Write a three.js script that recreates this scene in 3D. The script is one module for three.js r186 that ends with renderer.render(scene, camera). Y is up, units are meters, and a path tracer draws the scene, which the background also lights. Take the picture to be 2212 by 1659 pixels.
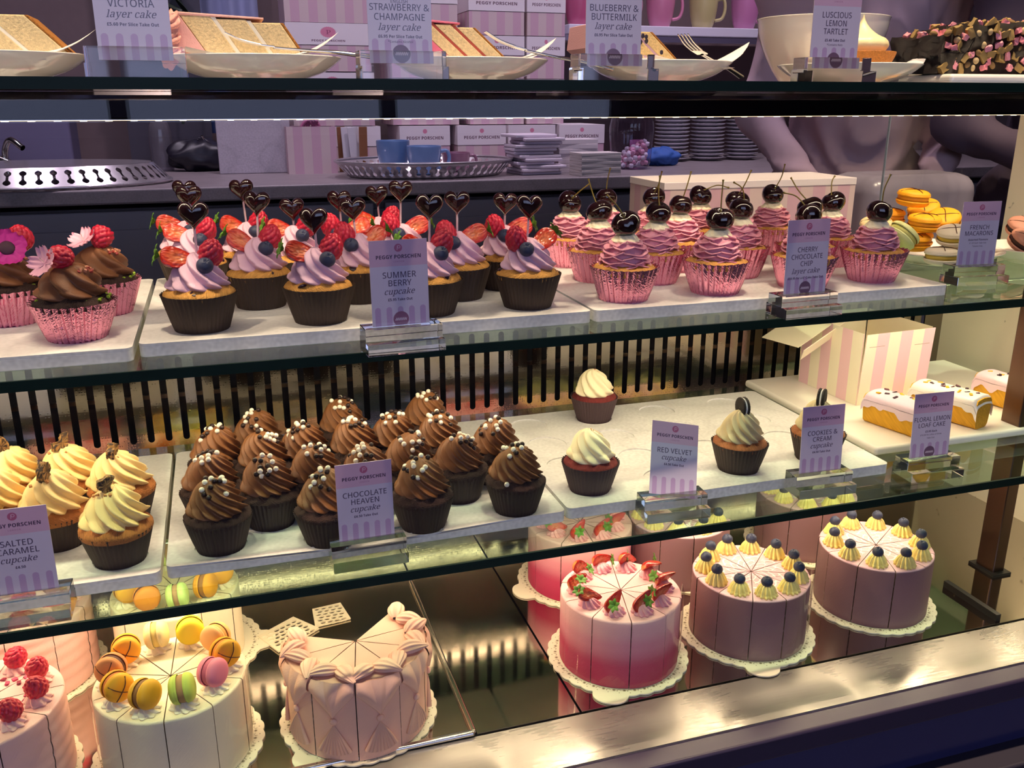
import * as THREE from 'three';
import { RectAreaLightUniformsLib } from 'three/addons/lights/RectAreaLightUniformsLib.js';
import { RoundedBoxGeometry } from 'three/addons/geometries/RoundedBoxGeometry.js';
import { mergeGeometries } from 'three/addons/utils/BufferGeometryUtils.js';
import { MarchingCubes } from 'three/addons/objects/MarchingCubes.js';
import { ImprovedNoise } from 'three/addons/math/ImprovedNoise.js';

// ---------------------------------------------------------------- camera, sky, large lights, exposure
const EYE = 1.15;                                    // camera height; heights below are written relative to it
const D = Math.PI / 180;
const scene = new THREE.Scene();
scene.background = new THREE.Color().setRGB(0.55, 0.66, 1.0);   // overcast sky beyond the shop window
const camera = new THREE.PerspectiveCamera(46.09, 2212 / 1659, 0.05, 60);
camera.position.set(0, EYE, 0);
camera.rotation.order = 'YXZ';
camera.rotation.set(-17.5 * D, -17.75 * D, 0);
const renderer = new THREE.WebGLRenderer({ antialias: true });
renderer.toneMapping = THREE.LinearToneMapping;
renderer.toneMappingExposure = 1.0;
renderer.shadowMap.enabled = true;
RectAreaLightUniformsLib.init();

const DAY = new THREE.Color().setRGB(0.52, 0.58, 1.0);    // bluish daylight from the shop window behind the viewer
const WARM = new THREE.Color().setRGB(1.0, 0.79, 0.5);   // warm strips inside the display case
const SPOT = new THREE.Color().setRGB(1.0, 0.78, 0.52);
function areaLight(color, power, w, h, at, towards) {
  const l = new THREE.RectAreaLight(color, power, w, h);
  l.position.set(at[0], at[1] + EYE, at[2]);
  l.lookAt(towards[0], towards[1] + EYE, towards[2]);
  scene.add(l);
  return l;
}
for (const x of [-0.915, 0.2, 1.315]) areaLight(DAY, 1.35, 1.03, 1.68, [x, 0.72, 2.63], [x, 0.72, 0]);   // daylight entering through the three lights of window_1

// ---------------------------------------------------------------- helpers
let seedState = 7;
const rnd = () => { seedState = (seedState + 0x6d2b79f5) | 0; let t = Math.imul(seedState ^ (seedState >>> 15), 1 | seedState); t = (t + Math.imul(t ^ (t >>> 7), 61 | t)) ^ t; return ((t ^ (t >>> 14)) >>> 0) / 4294967296; };
const rr = (a, b) => a + (b - a) * rnd();
const pn = new ImprovedNoise();
const noise = (x, y, z) => pn.noise(x + 31.7, y + 11.3, z + 5.1);
const mix = (a, b, t) => a + (b - a) * t;
const clamp = (x, a = 0, b = 1) => Math.min(b, Math.max(a, x));
const sm = (a, b, x) => { const t = clamp((x - a) / (b - a)); return t * t * (3 - 2 * t); };

const used = new Map();
function numbered(name) { const n = used.get(name) || 0; used.set(name, n + 1); return n ? name + '_' + String(n).padStart(3, '0') : name; }
function put(o, at = [0, 0, 0], ry = 0) { o.position.set(at[0], at[1] + EYE, at[2]); if (ry) o.rotation.y = ry; scene.add(o); return o; }
function tag(o, label, category, group) { o.userData.label = label; o.userData.category = category; if (group) o.userData.group = group; return o; }
function shade(m) { m.castShadow = true; m.receiveShadow = true; return m; }
function thing(name, label, category, at, ry = 0, group) { const o = new THREE.Group(); o.name = numbered(name); tag(o, label, category, group); return put(o, at, ry); }
function single(name, label, category, geo, mat, at, ry = 0, group) { const o = shade(new THREE.Mesh(geo, mat)); o.name = numbered(name); tag(o, label, category, group); return put(o, at, ry); }
function struct(name, geo, mat, at = [0, 0, 0]) { const o = shade(new THREE.Mesh(geo, mat)); o.name = name; o.userData.kind = 'structure'; return put(o, at); }
function part(parent, name, geo, mat, at = [0, 0, 0], rot = [0, 0, 0], scale) {
  const o = shade(new THREE.Mesh(geo, mat)); o.name = name; o.position.set(...at); o.rotation.set(...rot);
  if (scale !== undefined) Array.isArray(scale) ? o.scale.set(...scale) : o.scale.setScalar(scale);
  parent.add(o); return o;
}
const proto = () => new THREE.Group();
function copyOf(root, name, label, category, at, ry = 0, group, scale) {
  const r = root.clone(true); r.name = numbered(name); tag(r, label, category, group); put(r, at, ry);
  if (scale) r.scale.setScalar(scale);
  return r;
}
function indexed(g) { if (!g.index) { const n = g.attributes.position.count, a = new Uint32Array(n); for (let i = 0; i < n; i++) a[i] = i; g.setIndex(new THREE.BufferAttribute(a, 1)); } return g; }
function merge(list) { const withColor = list.some((g) => g.attributes.color); return mergeGeometries(list.map((g) => { indexed(g); for (const k of Object.keys(g.attributes)) if (!['position', 'normal', 'uv', 'color'].includes(k)) g.deleteAttribute(k); if (withColor && !g.attributes.color) paint(g, 1, 1, 1); return g; })); }
function paint(g, r, gr, b) { const n = g.attributes.position.count, a = new Float32Array(n * 3); for (let i = 0; i < n; i++) a.set([r, gr, b], i * 3); g.setAttribute('color', new THREE.BufferAttribute(a, 3)); return g; }
// a surface over a grid; u runs round (closed) and v runs up; uv is the ground plan in metres
function surf(nu, nv, f, { closed = true, flip = false, color, uv } = {}) {
  const P = [], T = [], C = [], I = [], cols = closed ? nu : nu + 1;
  for (let j = 0; j <= nv; j++) for (let i = 0; i < cols; i++) {
    const u = i / nu, v = j / nv, p = f(u, v); P.push(p[0], p[1], p[2]);
    const t = uv ? uv(u, v, p) : [p[0], p[2] + p[1]]; T.push(t[0], t[1]);
    if (color) C.push(...color(u, v, p));
  }
  for (let j = 0; j < nv; j++) for (let i = 0; i < nu; i++) {
    const a = j * cols + i, b = j * cols + (i + 1) % cols, c = a + cols, d = b + cols;
    if (flip) I.push(a, b, c, b, d, c); else I.push(a, c, b, b, c, d);
  }
  const g = new THREE.BufferGeometry();
  g.setAttribute('position', new THREE.Float32BufferAttribute(P, 3)); g.setAttribute('uv', new THREE.Float32BufferAttribute(T, 2));
  if (color) g.setAttribute('color', new THREE.Float32BufferAttribute(C, 3));
  g.setIndex(I); g.computeVertexNormals(); return g;
}
function lathe(rows, n = 40, wob) {                  // rows of [radius, height] from the outside bottom upwards
  return surf(n, rows.length - 1, (u, v) => { const [r, y] = rows[Math.round(v * (rows.length - 1))], a = u * 2 * Math.PI, k = wob ? wob(a, r, y) : 1; return [r * k * Math.cos(a), y, r * k * Math.sin(a)]; });
}
function smoothRows(rows, n) { const c = new THREE.CatmullRomCurve3(rows.map(([r, y]) => new THREE.Vector3(r, y, 0)), false, 'centripetal'); return c.getPoints(n).map((p) => [Math.max(0, p.x), p.y]); }
function tube(points, r, seg = 16, rad = 6, taper) {
  const c = new THREE.CatmullRomCurve3(points.map((p) => new THREE.Vector3(...p)));
  const g = new THREE.TubeGeometry(c, seg, r, rad, false);
  if (taper) { const P = g.attributes.position, q = new THREE.Vector3(); for (let i = 0; i <= seg; i++) { const m = c.getPointAt(i / seg), k = taper(i / seg); for (let j = 0; j <= rad; j++) { const n = i * (rad + 1) + j; q.fromBufferAttribute(P, n).sub(m).multiplyScalar(k).add(m); P.setXYZ(n, q.x, q.y, q.z); } } }
  return g;
}
function extrude(pts, depth, bevel = 0, holes = [], curve = 12) {
  const s = pts instanceof THREE.Shape ? pts : new THREE.Shape(pts.map((p) => new THREE.Vector2(...p)));
  for (const h of holes) s.holes.push(h);
  return indexed(new THREE.ExtrudeGeometry(s, { depth, bevelEnabled: bevel > 0, bevelThickness: bevel, bevelSize: bevel, bevelOffset: -bevel, bevelSegments: 2, curveSegments: curve }));
}
function box(w, h, d, r = 0) {                       // sits on its base; uv in metres
  const g = r ? new RoundedBoxGeometry(w, h, d, 2, Math.min(r, w / 2.01, h / 2.01, d / 2.01)) : new THREE.BoxGeometry(w, h, d);
  indexed(g); g.translate(0, h / 2, 0); metreUV(g); return g;
}
function metreUV(g) {
  const P = g.attributes.position, N = g.attributes.normal, T = new Float32Array(P.count * 2);
  for (let i = 0; i < P.count; i++) { const x = Math.abs(N.getX(i)), y = Math.abs(N.getY(i)), z = Math.abs(N.getZ(i)); T[2 * i] = x > y && x > z ? P.getZ(i) : P.getX(i); T[2 * i + 1] = y >= x && y >= z ? P.getZ(i) : P.getY(i); }
  g.setAttribute('uv', new THREE.BufferAttribute(T, 2)); return g;
}
const moved = (g, x, y, z, rx = 0, ry = 0, rz = 0, s) => { if (s) Array.isArray(s) ? g.scale(...s) : g.scale(s, s, s); if (rx) g.rotateX(rx); if (rz) g.rotateZ(rz); if (ry) g.rotateY(ry); return g.translate(x, y, z); };
function ball(n, f) { return surf(n * 2, n, (u, v) => { const a = u * 2 * Math.PI, e = (v - 0.5) * Math.PI, d = [Math.cos(e) * Math.cos(a), Math.sin(e), Math.cos(e) * Math.sin(a)]; return f(d[0], d[1], d[2]); }); }

// ---------------------------------------------------------------- textures (grain, veins, lettering) and materials
function dataTex(n, fn, { srgb = false, repeat = [1, 1] } = {}) {
  const a = new Uint8Array(n * n * 4);
  for (let y = 0; y < n; y++) for (let x = 0; x < n; x++) { const c = fn(x / n, y / n, x, y), i = (y * n + x) * 4; const [r, g, b] = Array.isArray(c) ? c : [c, c, c]; a[i] = clamp(r) * 255; a[i + 1] = clamp(g) * 255; a[i + 2] = clamp(b) * 255; a[i + 3] = 255; }
  const t = new THREE.DataTexture(a, n, n); t.wrapS = t.wrapT = THREE.RepeatWrapping; t.magFilter = THREE.LinearFilter; t.minFilter = THREE.LinearMipmapLinearFilter; t.generateMipmaps = true;
  if (srgb) t.colorSpace = THREE.SRGBColorSpace; t.repeat.set(...repeat); t.needsUpdate = true; return t;
}
// noise that wraps: blend of four shifted copies
function wrapNoise(u, v, f, z = 0) { const s = (a, b) => noise(a * f, b * f, z); return mix(mix(s(u, v), s(u - 1, v), u), mix(s(u, v - 1), s(u - 1, v - 1), u), v); }
const grainTex = dataTex(256, (u, v) => 0.5 + 0.35 * wrapNoise(u, v, 60) + 0.25 * wrapNoise(u, v, 25, 3), { repeat: [25, 25] });
const crumbTex = dataTex(256, (u, v) => { const a = wrapNoise(u, v, 26), b = wrapNoise(u, v, 60, 4); return 0.55 + 0.5 * a + 0.4 * b; }, { repeat: [22, 22] });
const crumbTint = dataTex(256, (u, v) => { const a = 0.86 + 0.28 * wrapNoise(u, v, 18, 9) + 0.2 * wrapNoise(u, v, 50, 2); return [a, a * 0.98, a * 0.95]; }, { repeat: [20, 20] });
const marbleTex = dataTex(512, (u, v) => { const n = wrapNoise(u, v, 5) + 0.5 * wrapNoise(u, v, 11, 2), w = Math.pow(1 - Math.abs(wrapNoise(u, v, 4, 8)), 14), k = 0.9 + 0.03 * n - 0.05 * w + 0.09 * wrapNoise(u, v, 90, 1); return [k, k * 0.995, k * 0.985]; }, { repeat: [2.6, 2.6], srgb: true });
const steelRough = dataTex(512, (u, v) => { const s = wrapNoise(u * 0.12, v, 160) * 0.5 + wrapNoise(u, v, 7, 3); const cloud = sm(0.05, 0.55, wrapNoise(u, v, 5, 6)); return 0.32 + 0.22 * s + 0.4 * cloud; }, { repeat: [2.2, 2.2] });
const scratchBump = (() => {
  const c = document.createElement('canvas'); c.width = c.height = 512; const x = c.getContext('2d'); x.fillStyle = '#888'; x.fillRect(0, 0, 512, 512);
  for (let i = 0; i < 420; i++) { x.strokeStyle = rnd() < 0.5 ? 'rgba(210,210,210,.5)' : 'rgba(60,60,60,.5)'; x.lineWidth = rr(0.4, 1.2); const px = rr(0, 512), py = rr(0, 512), a = rr(-0.5, 0.5) + (rnd() < 0.3 ? 1.3 : 0), l = rr(6, 60); x.beginPath(); x.moveTo(px, py); x.lineTo(px + Math.cos(a) * l, py + Math.sin(a) * l); x.stroke(); }
  const t = new THREE.CanvasTexture(c); t.wrapS = t.wrapT = THREE.RepeatWrapping; t.repeat.set(4, 4); return t;
})();
const dropBump = dataTex(256, (u, v, x, y) => { let k = 0.4; const gx = Math.floor(u * 40), gy = Math.floor(v * 40), h = Math.abs(Math.sin(gx * 127.1 + gy * 311.7) * 43758.5453) % 1; if (h > 0.55) { const cx = (gx + 0.5 + (h - 0.7) * 1.2) / 40, cy = (gy + 0.5) / 40, d = Math.hypot(u - cx, v - cy) * 40; k += 0.6 * clamp(1 - d / (0.25 + 0.3 * (h - 0.5))); } return k; }, { repeat: [7, 7] });
const clothTex = dataTex(128, (u, v, x, y) => 0.5 + 0.25 * Math.sin(x * Math.PI / 2) * Math.sin(y * Math.PI / 2) + 0.2 * wrapNoise(u, v, 20), { repeat: [30, 30] });
const crinkleBump = dataTex(256, (u, v) => 0.5 + 0.6 * Math.abs(wrapNoise(u, v, 12)) - 0.5 * Math.abs(wrapNoise(u, v, 22, 5)), { repeat: [18, 18] });
const wallTex = dataTex(256, (u, v) => { const a = 0.92 + 0.1 * wrapNoise(u, v, 6) + 0.07 * wrapNoise(u, v, 40, 2); return [a, a, a]; }, { repeat: [1.2, 1.2] });
const speckTex = dataTex(256, (u, v) => { const a = wrapNoise(u, v, 45, 7) + 0.6 * wrapNoise(u, v, 9, 1), s = sm(0.5, 0.62, a) * 0.28, k = 0.97 - s; return [k, k * 0.99, k * 0.97]; }, { repeat: [3, 3], srgb: true });

const mats = new Map();
function mat(color, roughness = 0.6, extra = {}) {
  const key = color + '|' + roughness + '|' + Object.entries(extra).map(([k, v]) => k + (v && v.uuid ? v.uuid : Array.isArray(v) ? v.join() : v)).join(';');
  if (!mats.has(key)) mats.set(key, new THREE.MeshPhysicalMaterial({ color, roughness, ...extra }));
  return mats.get(key);
}
const crumb = (c) => mat(c, 0.85, { map: crumbTint, bumpMap: crumbTex, bumpScale: 0.0016 });
const softCrumb = (c) => mat(c, 0.9, { map: crumbTint, bumpMap: crumbTex, bumpScale: 0.0005, specularIntensity: 0.3 });
const cream = (c, extra = {}) => mat(c, 0.48, { specularIntensity: 0.7, bumpMap: grainTex, bumpScale: 0.0003, ...extra });
const M = {
  caseBrown: mat('#3b2a20', 0.62), caseFoil: mat('#ee9db6', 0.2, { metalness: 0.9, bumpMap: crinkleBump, bumpScale: 0.0011 }),
  caseDusk: mat('#473235', 0.6),
  berryCream: cream('#dcb4c8'), chocCream: cream('#80532f'), mochaCream: cream('#86583a'), caramelCream: cream('#fadd97'), cheeseCream: cream('#fdeec2'), cookieCream: cream('#c9ba92'), ruffle: cream('#e29cae'), vanilla: cream('#fbf0cc'),
  goldSponge: crumb('#d9a04e'), choc: crumb('#38211a'), redSponge: crumb('#7c2726'), toffee: crumb('#c07a3c'), cocoa: crumb('#a0623a'),
  heart: mat('#220c10', 0.16, { clearcoat: 0.7, clearcoatRoughness: 0.04 }), cherry: mat('#180508', 0.12, { clearcoat: 0.7, clearcoatRoughness: 0.03 }),
  stick: mat('#f4dfe4', 0.25, { transmission: 0.35, thickness: 0 }), stem: mat('#7b6a2c', 0.55),
  rasp: mat('#c41c3a', 0.42, { clearcoat: 0.15, clearcoatRoughness: 0.4 }), blue: mat('#2c3350', 0.55, { bumpMap: grainTex, bumpScale: 0.0002 }), leaf: mat('#5f8f2f', 0.55), fruit: mat('#ffffff', 0.3, { vertexColors: true, clearcoat: 0.25, clearcoatRoughness: 0.15 }),
  white: mat('#f4f1ea', 0.35), china: mat('#f3eee6', 0.12, { clearcoat: 0.6, clearcoatRoughness: 0.05 }), pearlW: mat('#fbf4dc', 0.3), pearlB: mat('#2a1913', 0.3),
  marble: mat('#ffffff', 0.32, { map: marbleTex }), glassEdge: mat('#0b221c', 0.45, { specularIntensity: 0.35 }),
  pane: mat('#ffffff', 0.0, { transmission: 1, thickness: 0, ior: 1.45 }), shelfGlass: mat('#dcefe6', 0.0, { transmission: 1, thickness: 0, ior: 1.5 }), acrylic: mat('#ffffff', 0.02, { transmission: 1, thickness: 0.03, ior: 1.49 }), film: mat('#ffffff', 0.02, { transmission: 1, thickness: 0, ior: 1.4 }),
  steel: mat('#b9b2a8', 0.55, { metalness: 1, roughnessMap: steelRough, bumpMap: scratchBump, bumpScale: 0.00012 }), mirror: mat('#938b82', 0.11, { metalness: 1, bumpMap: dropBump, bumpScale: 0.00008 }), deckSteel: mat('#bcb5ac', 0.2, { metalness: 1, roughnessMap: steelRough }), chrome: mat('#d9d6d0', 0.12, { metalness: 1 }), bronze: mat('#6f5a4e', 0.3, { metalness: 1 }), black: mat('#141216', 0.4), dark: mat('#2a2630', 0.5),
  frontSteel: mat('#a9a49e', 1.0, { metalness: 0.7, roughnessMap: steelRough, bumpMap: scratchBump, bumpScale: 0.00001 }),
  honey: crumb('#7c5a30'), cookie: mat('#1d1512', 0.8, { bumpMap: crumbTex, bumpScale: 0.0008 }), cut: crumb('#7a5a4a'),
};
const geos = {};
const once = (k, f) => (geos[k] ??= f());
// ---------------------------------------------------------------- the shop: floor, walls, ceiling, window
const wallPaint = mat('#6e5c5e', 0.8, { map: wallTex }), ceilPaint = mat('#a99ea6', 0.85), floorTile = mat('#4a444a', 0.5, { map: wallTex });
struct('floor', box(7.2, 0.1, 6.2), floorTile, [0.4, -EYE - 0.1, -0.3]);
struct('ceiling', box(7.2, 0.1, 6.2), ceilPaint, [0.4, 1.75, -0.3]);
struct('wall_back', box(7.2, 2.9, 0.12), wallPaint, [0.4, -EYE, -3.24]);
struct('wall_left', box(0.12, 2.9, 6.0), wallPaint, [-3.0, -EYE, -0.3]);
struct('wall_right', box(0.12, 2.9, 6.0), wallPaint, [3.8, -EYE, -0.3]);
{
  const s = new THREE.Shape([[-3.1, 0], [3.7, 0], [3.7, 2.9], [-3.1, 2.9]].map((p) => new THREE.Vector2(...p)));
  const hole = new THREE.Path([[-1.5, 1.0], [1.9, 1.0], [1.9, 2.75], [-1.5, 2.75]].map((p) => new THREE.Vector2(...p)));
  struct('wall_front', extrude(s, 0.12, 0, [hole]), wallPaint, [0, -EYE, 2.6]);
  const w = new THREE.Group(); w.name = 'window_1'; w.userData.kind = 'structure'; put(w, [0.2, -0.15, 2.66]);
  const wm = mat('#e8e4ea', 0.4);
  for (const [x, y, a, b] of [[0, 0, 3.4, 0.06], [0, 1.69, 3.4, 0.06]]) part(w, 'window_rail', box(a, b, 0.06), wm, [x, y, 0]);
  for (const x of [-1.67, -0.56, 0.56, 1.67]) part(w, 'window_stile', box(0.06, 1.75, 0.06), wm, [x, 0, 0]);
  for (const x of [-1.115, 0, 1.115]) part(w, 'pane', box(1.05, 1.63, 0.004), M.pane, [x, 0.06, 0]);
}
// ceiling downlights over the counter
for (let i = 0; i < 5; i++) {
  const x = -0.7 + i * 0.62, t = thing('ceiling_spotlight', ['first', 'second', 'third', 'fourth', 'fifth'][i] + ' ceiling spotlight from the left, above the cake counter', 'ceiling light', [x, 1.66, -0.72], 0, 'ceiling spotlights');
  part(t, 'ring', lathe([[0.05, 0.09], [0.055, 0.09], [0.055, 0], [0.042, 0], [0.04, 0.03], [0.04, 0.085]], 28), M.black);
  part(t, 'bulb', lathe([[0.001, 0.028], [0.036, 0.03], [0.036, 0.032], [0.001, 0.034]].reverse(), 24), mat('#fff2dc', 0.4, { emissive: new THREE.Color(1, 0.85, 0.6), emissiveIntensity: 4 }));
  const l = new THREE.SpotLight(SPOT, 9, 0, 0.5, 0.6, 2); l.position.set(0, -0.005, 0); l.target.position.set(0.05, -1.5, -0.28); l.castShadow = true; l.shadow.radius = 2; t.add(l); t.add(l.target);
}
// and over the rear worktop
for (let i = 0; i < 4; i++) {
  const x = -0.6 + i * 0.85, t = thing('ceiling_spotlight', ['first', 'second', 'third', 'fourth'][i] + ' ceiling spotlight from the left, above the rear worktop', 'ceiling light', [x, 1.66, -2.15], 0, 'ceiling spotlights');
  part(t, 'ring', lathe([[0.05, 0.09], [0.055, 0.09], [0.055, 0], [0.042, 0], [0.04, 0.03], [0.04, 0.085]], 28), M.black);
  part(t, 'bulb', lathe([[0.001, 0.028], [0.036, 0.03], [0.036, 0.032], [0.001, 0.034]].reverse(), 24), mat('#fff2dc', 0.4, { emissive: new THREE.Color(1, 0.85, 0.8), emissiveIntensity: 4 }));
  const l = new THREE.SpotLight(new THREE.Color().setRGB(0.9, 0.76, 0.95), 5.5, 0, 0.75, 0.8, 2); l.position.set(0, -0.005, 0); l.target.position.set(0, -1.8, -0.55); l.castShadow = true; l.shadow.radius = 3; t.add(l); t.add(l.target);
}
// ---------------------------------------------------------------- display case
const T1 = -0.2315, T2 = -0.4595, DECK = -0.70;        // heights of the upper wells, lower wells and deck
const BERRY = [[-0.028, -0.966, 1, 0], [0.093, -0.966, 1, -0.010], [0.213, -0.966, 1, 0], [0.328, -0.966, -1, -0.004], [0.036, -1.06, 1, 0], [0.15, -1.055, -1, -0.010], [0.265, -1.035, -1, -0.004], [0.335, -1.075, -1, -0.012], [-0.033, -1.15, 1, 0], [0.085, -1.15, 1, -0.018], [0.215, -1.125, -1, 0.002], [0.03, -1.2, 1, 0.002], [-0.045, -1.235, 1, 0], [0.145, -1.145, -1, -0.010], [0.2, -1.2, 1, -0.010]].map(([x, z, m, h]) => [x * 1.01, z * 1.01, m, h]);
const CHERRY = [[0.448, -0.965], [0.572, -0.968], [0.695, -0.965], [0.808, -0.975], [0.465, -1.085], [0.53, -1.05], [0.655, -1.055], [0.75, -1.04], [0.47, -1.2], [0.60, -1.12], [0.822, -1.09], [0.70, -1.14], [0.54, -1.235], [0.61, -1.225], [0.69, -1.225], [0.805, -1.21]].map(([x, z]) => [x * 1.012, z * 1.012]);
const CHOC = [[-0.031, -0.915], [-0.037, -0.989], [-0.030, -1.072], [0.019, -1.121], [0.024, -0.957], [0.024, -1.04], [0.072, -1.056], [0.078, -0.977], [0.080, -0.898], [0.129, -1.13], [0.133, -1.05], [0.133, -0.955], [0.182, -1.06], [0.185, -0.98], [0.184, -0.9], [0.238, -1.125], [0.239, -1.043], [0.241, -0.96], [0.297, -0.998], [0.295, -0.908]].map(([x, z]) => [x * 1.0135, z * 1.0135]);
const FLOWER = [[-0.148, -0.975], [-0.132, -1.088], [-0.224, -1.068]], CARAMEL = [[-0.132, -0.930], [-0.197, -0.989], [-0.135, -1.032], [-0.192, -1.074], [-0.255, -1.084], [-0.259, -1.016], [-0.262, -0.935]];
const CX0 = -0.75, CX1 = 1.28, CW = CX1 - CX0, CM = (CX0 + CX1) / 2;
const dcase = thing('display_case', 'long glass fronted cake counter with steel deck and slotted back', 'display case', [0, 0, 0]);
{
  // deck panels, split at two joints, and the polished strip in front of them
  for (const [a, b] of [[CX0, 0.2255], [0.2285, 0.3555], [0.3585, CX1]]) part(dcase, 'deck_panel', box(b - a, 0.012, 0.49), M.deckSteel, [(a + b) / 2, DECK - 0.012, -1.09]);
  part(dcase, 'deck_divider', box(0.006, 0.005, 0.36, 0.002), M.chrome, [0.224, DECK, -1.025]);
  part(dcase, 'deck_trim', box(0.2255 - CX0, 0.006, 0.008, 0.003), M.chrome, [(CX0 + 0.2255) / 2, DECK - 0.001, -0.846]);
  part(dcase, 'front_strip', box(CW, 0.012, 0.078), M.frontSteel, [CM, DECK - 0.014, -0.804]);
  part(dcase, 'deck_base', box(CW, 0.03, 0.6), M.dark, [CM, DECK - 0.046, -1.06]);
  // slotted mirror-steel back
  const s = new THREE.Shape([[CX0, -0.70], [CX1, -0.70], [CX1, -0.30], [CX0, -0.30]].map((p) => new THREE.Vector2(...p))), holes = [];
  for (let x = -0.66; x < 1.25; x += 0.0243) { const h = new THREE.Path(), r = 0.0046; h.moveTo(x - r, -0.474); h.lineTo(x - r, -0.357); h.absarc(x, -0.357, r, Math.PI, 0, true); h.lineTo(x + r, -0.474); h.absarc(x, -0.474, r, 0, Math.PI, true); holes.push(h); }
  part(dcase, 'slotted_back', metreUV(extrude(s, 0.0025, 0, holes, 6)), M.mirror, [0, 0, -1.3375]);
  part(dcase, 'air_duct', box(CW, 0.42, 0.004), M.black, [CM, -0.715, -1.4]);
  part(dcase, 'duct_rail', box(CW, 0.006, 0.006), M.bronze, [CM, -0.42, -1.362]);
  part(dcase, 'rear_ledge', box(CW, 0.012, 0.2, 0.003), mat('#8f8a90', 0.35, { metalness: 0.6 }), [CM, -0.297, -1.437]);
  part(dcase, 'rear_cabinet', box(CW, 0.86, 0.1), M.dark, [CM, -EYE + 0.005, -1.48]);
  // right end: cream liner, post, dark rail
  const liner = mat('#e9e2d0', 0.5, { map: speckTex });
  for (const x of [CX1 + 0.01, CX0 - 0.01]) { part(dcase, 'end_panel', box(0.02, 0.46, 0.565), liner, [x, -0.712, -1.0585]); part(dcase, 'end_panel', box(0.02, 0.255, 0.455), liner, [x, -0.2515, -1.0035]); }
  for (const x of [1.095, CX0 + 0.1]) { part(dcase, 'shelf_post', box(0.022, 0.66, 0.034, 0.002), M.bronze, [x, DECK, -0.972]); part(dcase, 'post_foot', box(0.034, 0.004, 0.05), M.black, [x, DECK, -0.972]); }
  part(dcase, 'deck_stop', box(0.008, 0.01, 0.1), M.black, [0.99, DECK, -0.9]);
  // front below the glass
  part(dcase, 'front_lip', box(CW + 0.04, 0.03, 0.03, 0.004), mat('#3a3048', 0.35), [CM, DECK - 0.034, -0.752]);
  part(dcase, 'front_panel', box(CW + 0.04, 0.36, 0.03), mat('#34345e', 0.25, { clearcoat: 0.4 }), [CM, -EYE + 0.055, -0.765]);
  part(dcase, 'front_rail', box(CW + 0.04, 0.05, 0.05, 0.004), mat('#37323f', 0.4), [CM, DECK - 0.16, -0.735]);
  part(dcase, 'plinth', box(CW, 0.06, 0.6), M.black, [CM, -EYE, -1.07]);
  part(dcase, 'front_glass', new THREE.PlaneGeometry(CW, 0.70).translate(CM, -0.35, 0), M.pane, [0, 0, -0.776]);
  // top glass and lamp bar under it
  const top = part(dcase, 'top_glass', box(CW + 0.04, 0.009, 0.56), M.pane, [CM, 0.0075, -1.078]);
  part(top, 'glass_edge', box(CW + 0.04, 0.0092, 0.004), M.glassEdge, [0, -0.0001, 0.281]);
  part(dcase, 'lamp_bar', (() => { const pr = [[-0.03, 0.0072], [0.028, 0.0072], [0.031, 0.004], [0.032, 0.0005], [0.030, -0.001], [0.029, -0.0168], [0.026, -0.0185], [-0.03, -0.0185]]; const g = extrude(pr, CW); g.rotateY(-Math.PI / 2); g.translate(CX1, 0, 0); return g; })(), mat('#3d3a44', 0.16, { metalness: 1 }), [0, 0, -1.01]);
}
// warm strips: one under the top glass, one under each shelf
const ledMat = mat('#fff4dc', 0.4, { emissive: new THREE.Color(1, 0.82, 0.5), emissiveIntensity: 9 }), ledBase = mat('#f4e6c8', 0.5, { emissive: new THREE.Color(1, 0.8, 0.48), emissiveIntensity: 1.2 });
function strip(label, y, z, power, tilt, color = WARM, x1 = CX1 - 0.01) {
  const n = Math.floor((x1 - CX0 - 0.03) / 0.0225), W = n * 0.0225, cx = CX0 + 0.015 + W / 2, t = thing('light_strip', label, 'light', [cx, y, z], 0, 'warm light strips in the case');
  part(t, 'carrier', box(W, 0.0006, 0.009), M.chrome, [0, 0.0006, 0]); part(t, 'diffuser', box(W, 0.0006, 0.007), ledBase, [0, 0, 0]);
  const led = once('led', () => box(0.006, 0.0003, 0.004));
  for (let i = 0; i < n; i++) part(t, 'led', led, ledMat, [-W / 2 + (i + 0.5) * 0.0225, -0.0003, 0.0016]);
  areaLight(color, power, W, 0.01, [cx, y - 0.0014, z], [cx, y - 1, z + tilt]);
}
strip('warm strip of small lamps under the top glass', -0.0197, -0.983, 23, 0, new THREE.Color().setRGB(1.0, 0.83, 0.62));
strip('warm lamp strip under the upper glass shelf', -0.2538, -1.03, 60, 0.05, new THREE.Color().setRGB(1.0, 0.8, 0.52));
strip('warm lamp strip under the lower glass shelf', -0.4818, -1.005, 72, 0.0);
// glass shelves
for (const [label, y, zf] of [['upper glass shelf with dark green edge', -0.2525, -0.879], ['lower glass shelf with dark green edge', -0.4805, -0.836]]) {
  const d = 1.29 + zf, t = thing('glass_shelf', label, 'shelf', [CM, y, zf - d / 2]);
  part(t, 'pane', box(CW - 0.002, 0.01, d), M.shelfGlass);
  part(t, 'front_edge', box(CW - 0.002, 0.0102, 0.003), M.glassEdge, [0, -0.0001, d / 2 + 0.0016]);
}
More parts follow.
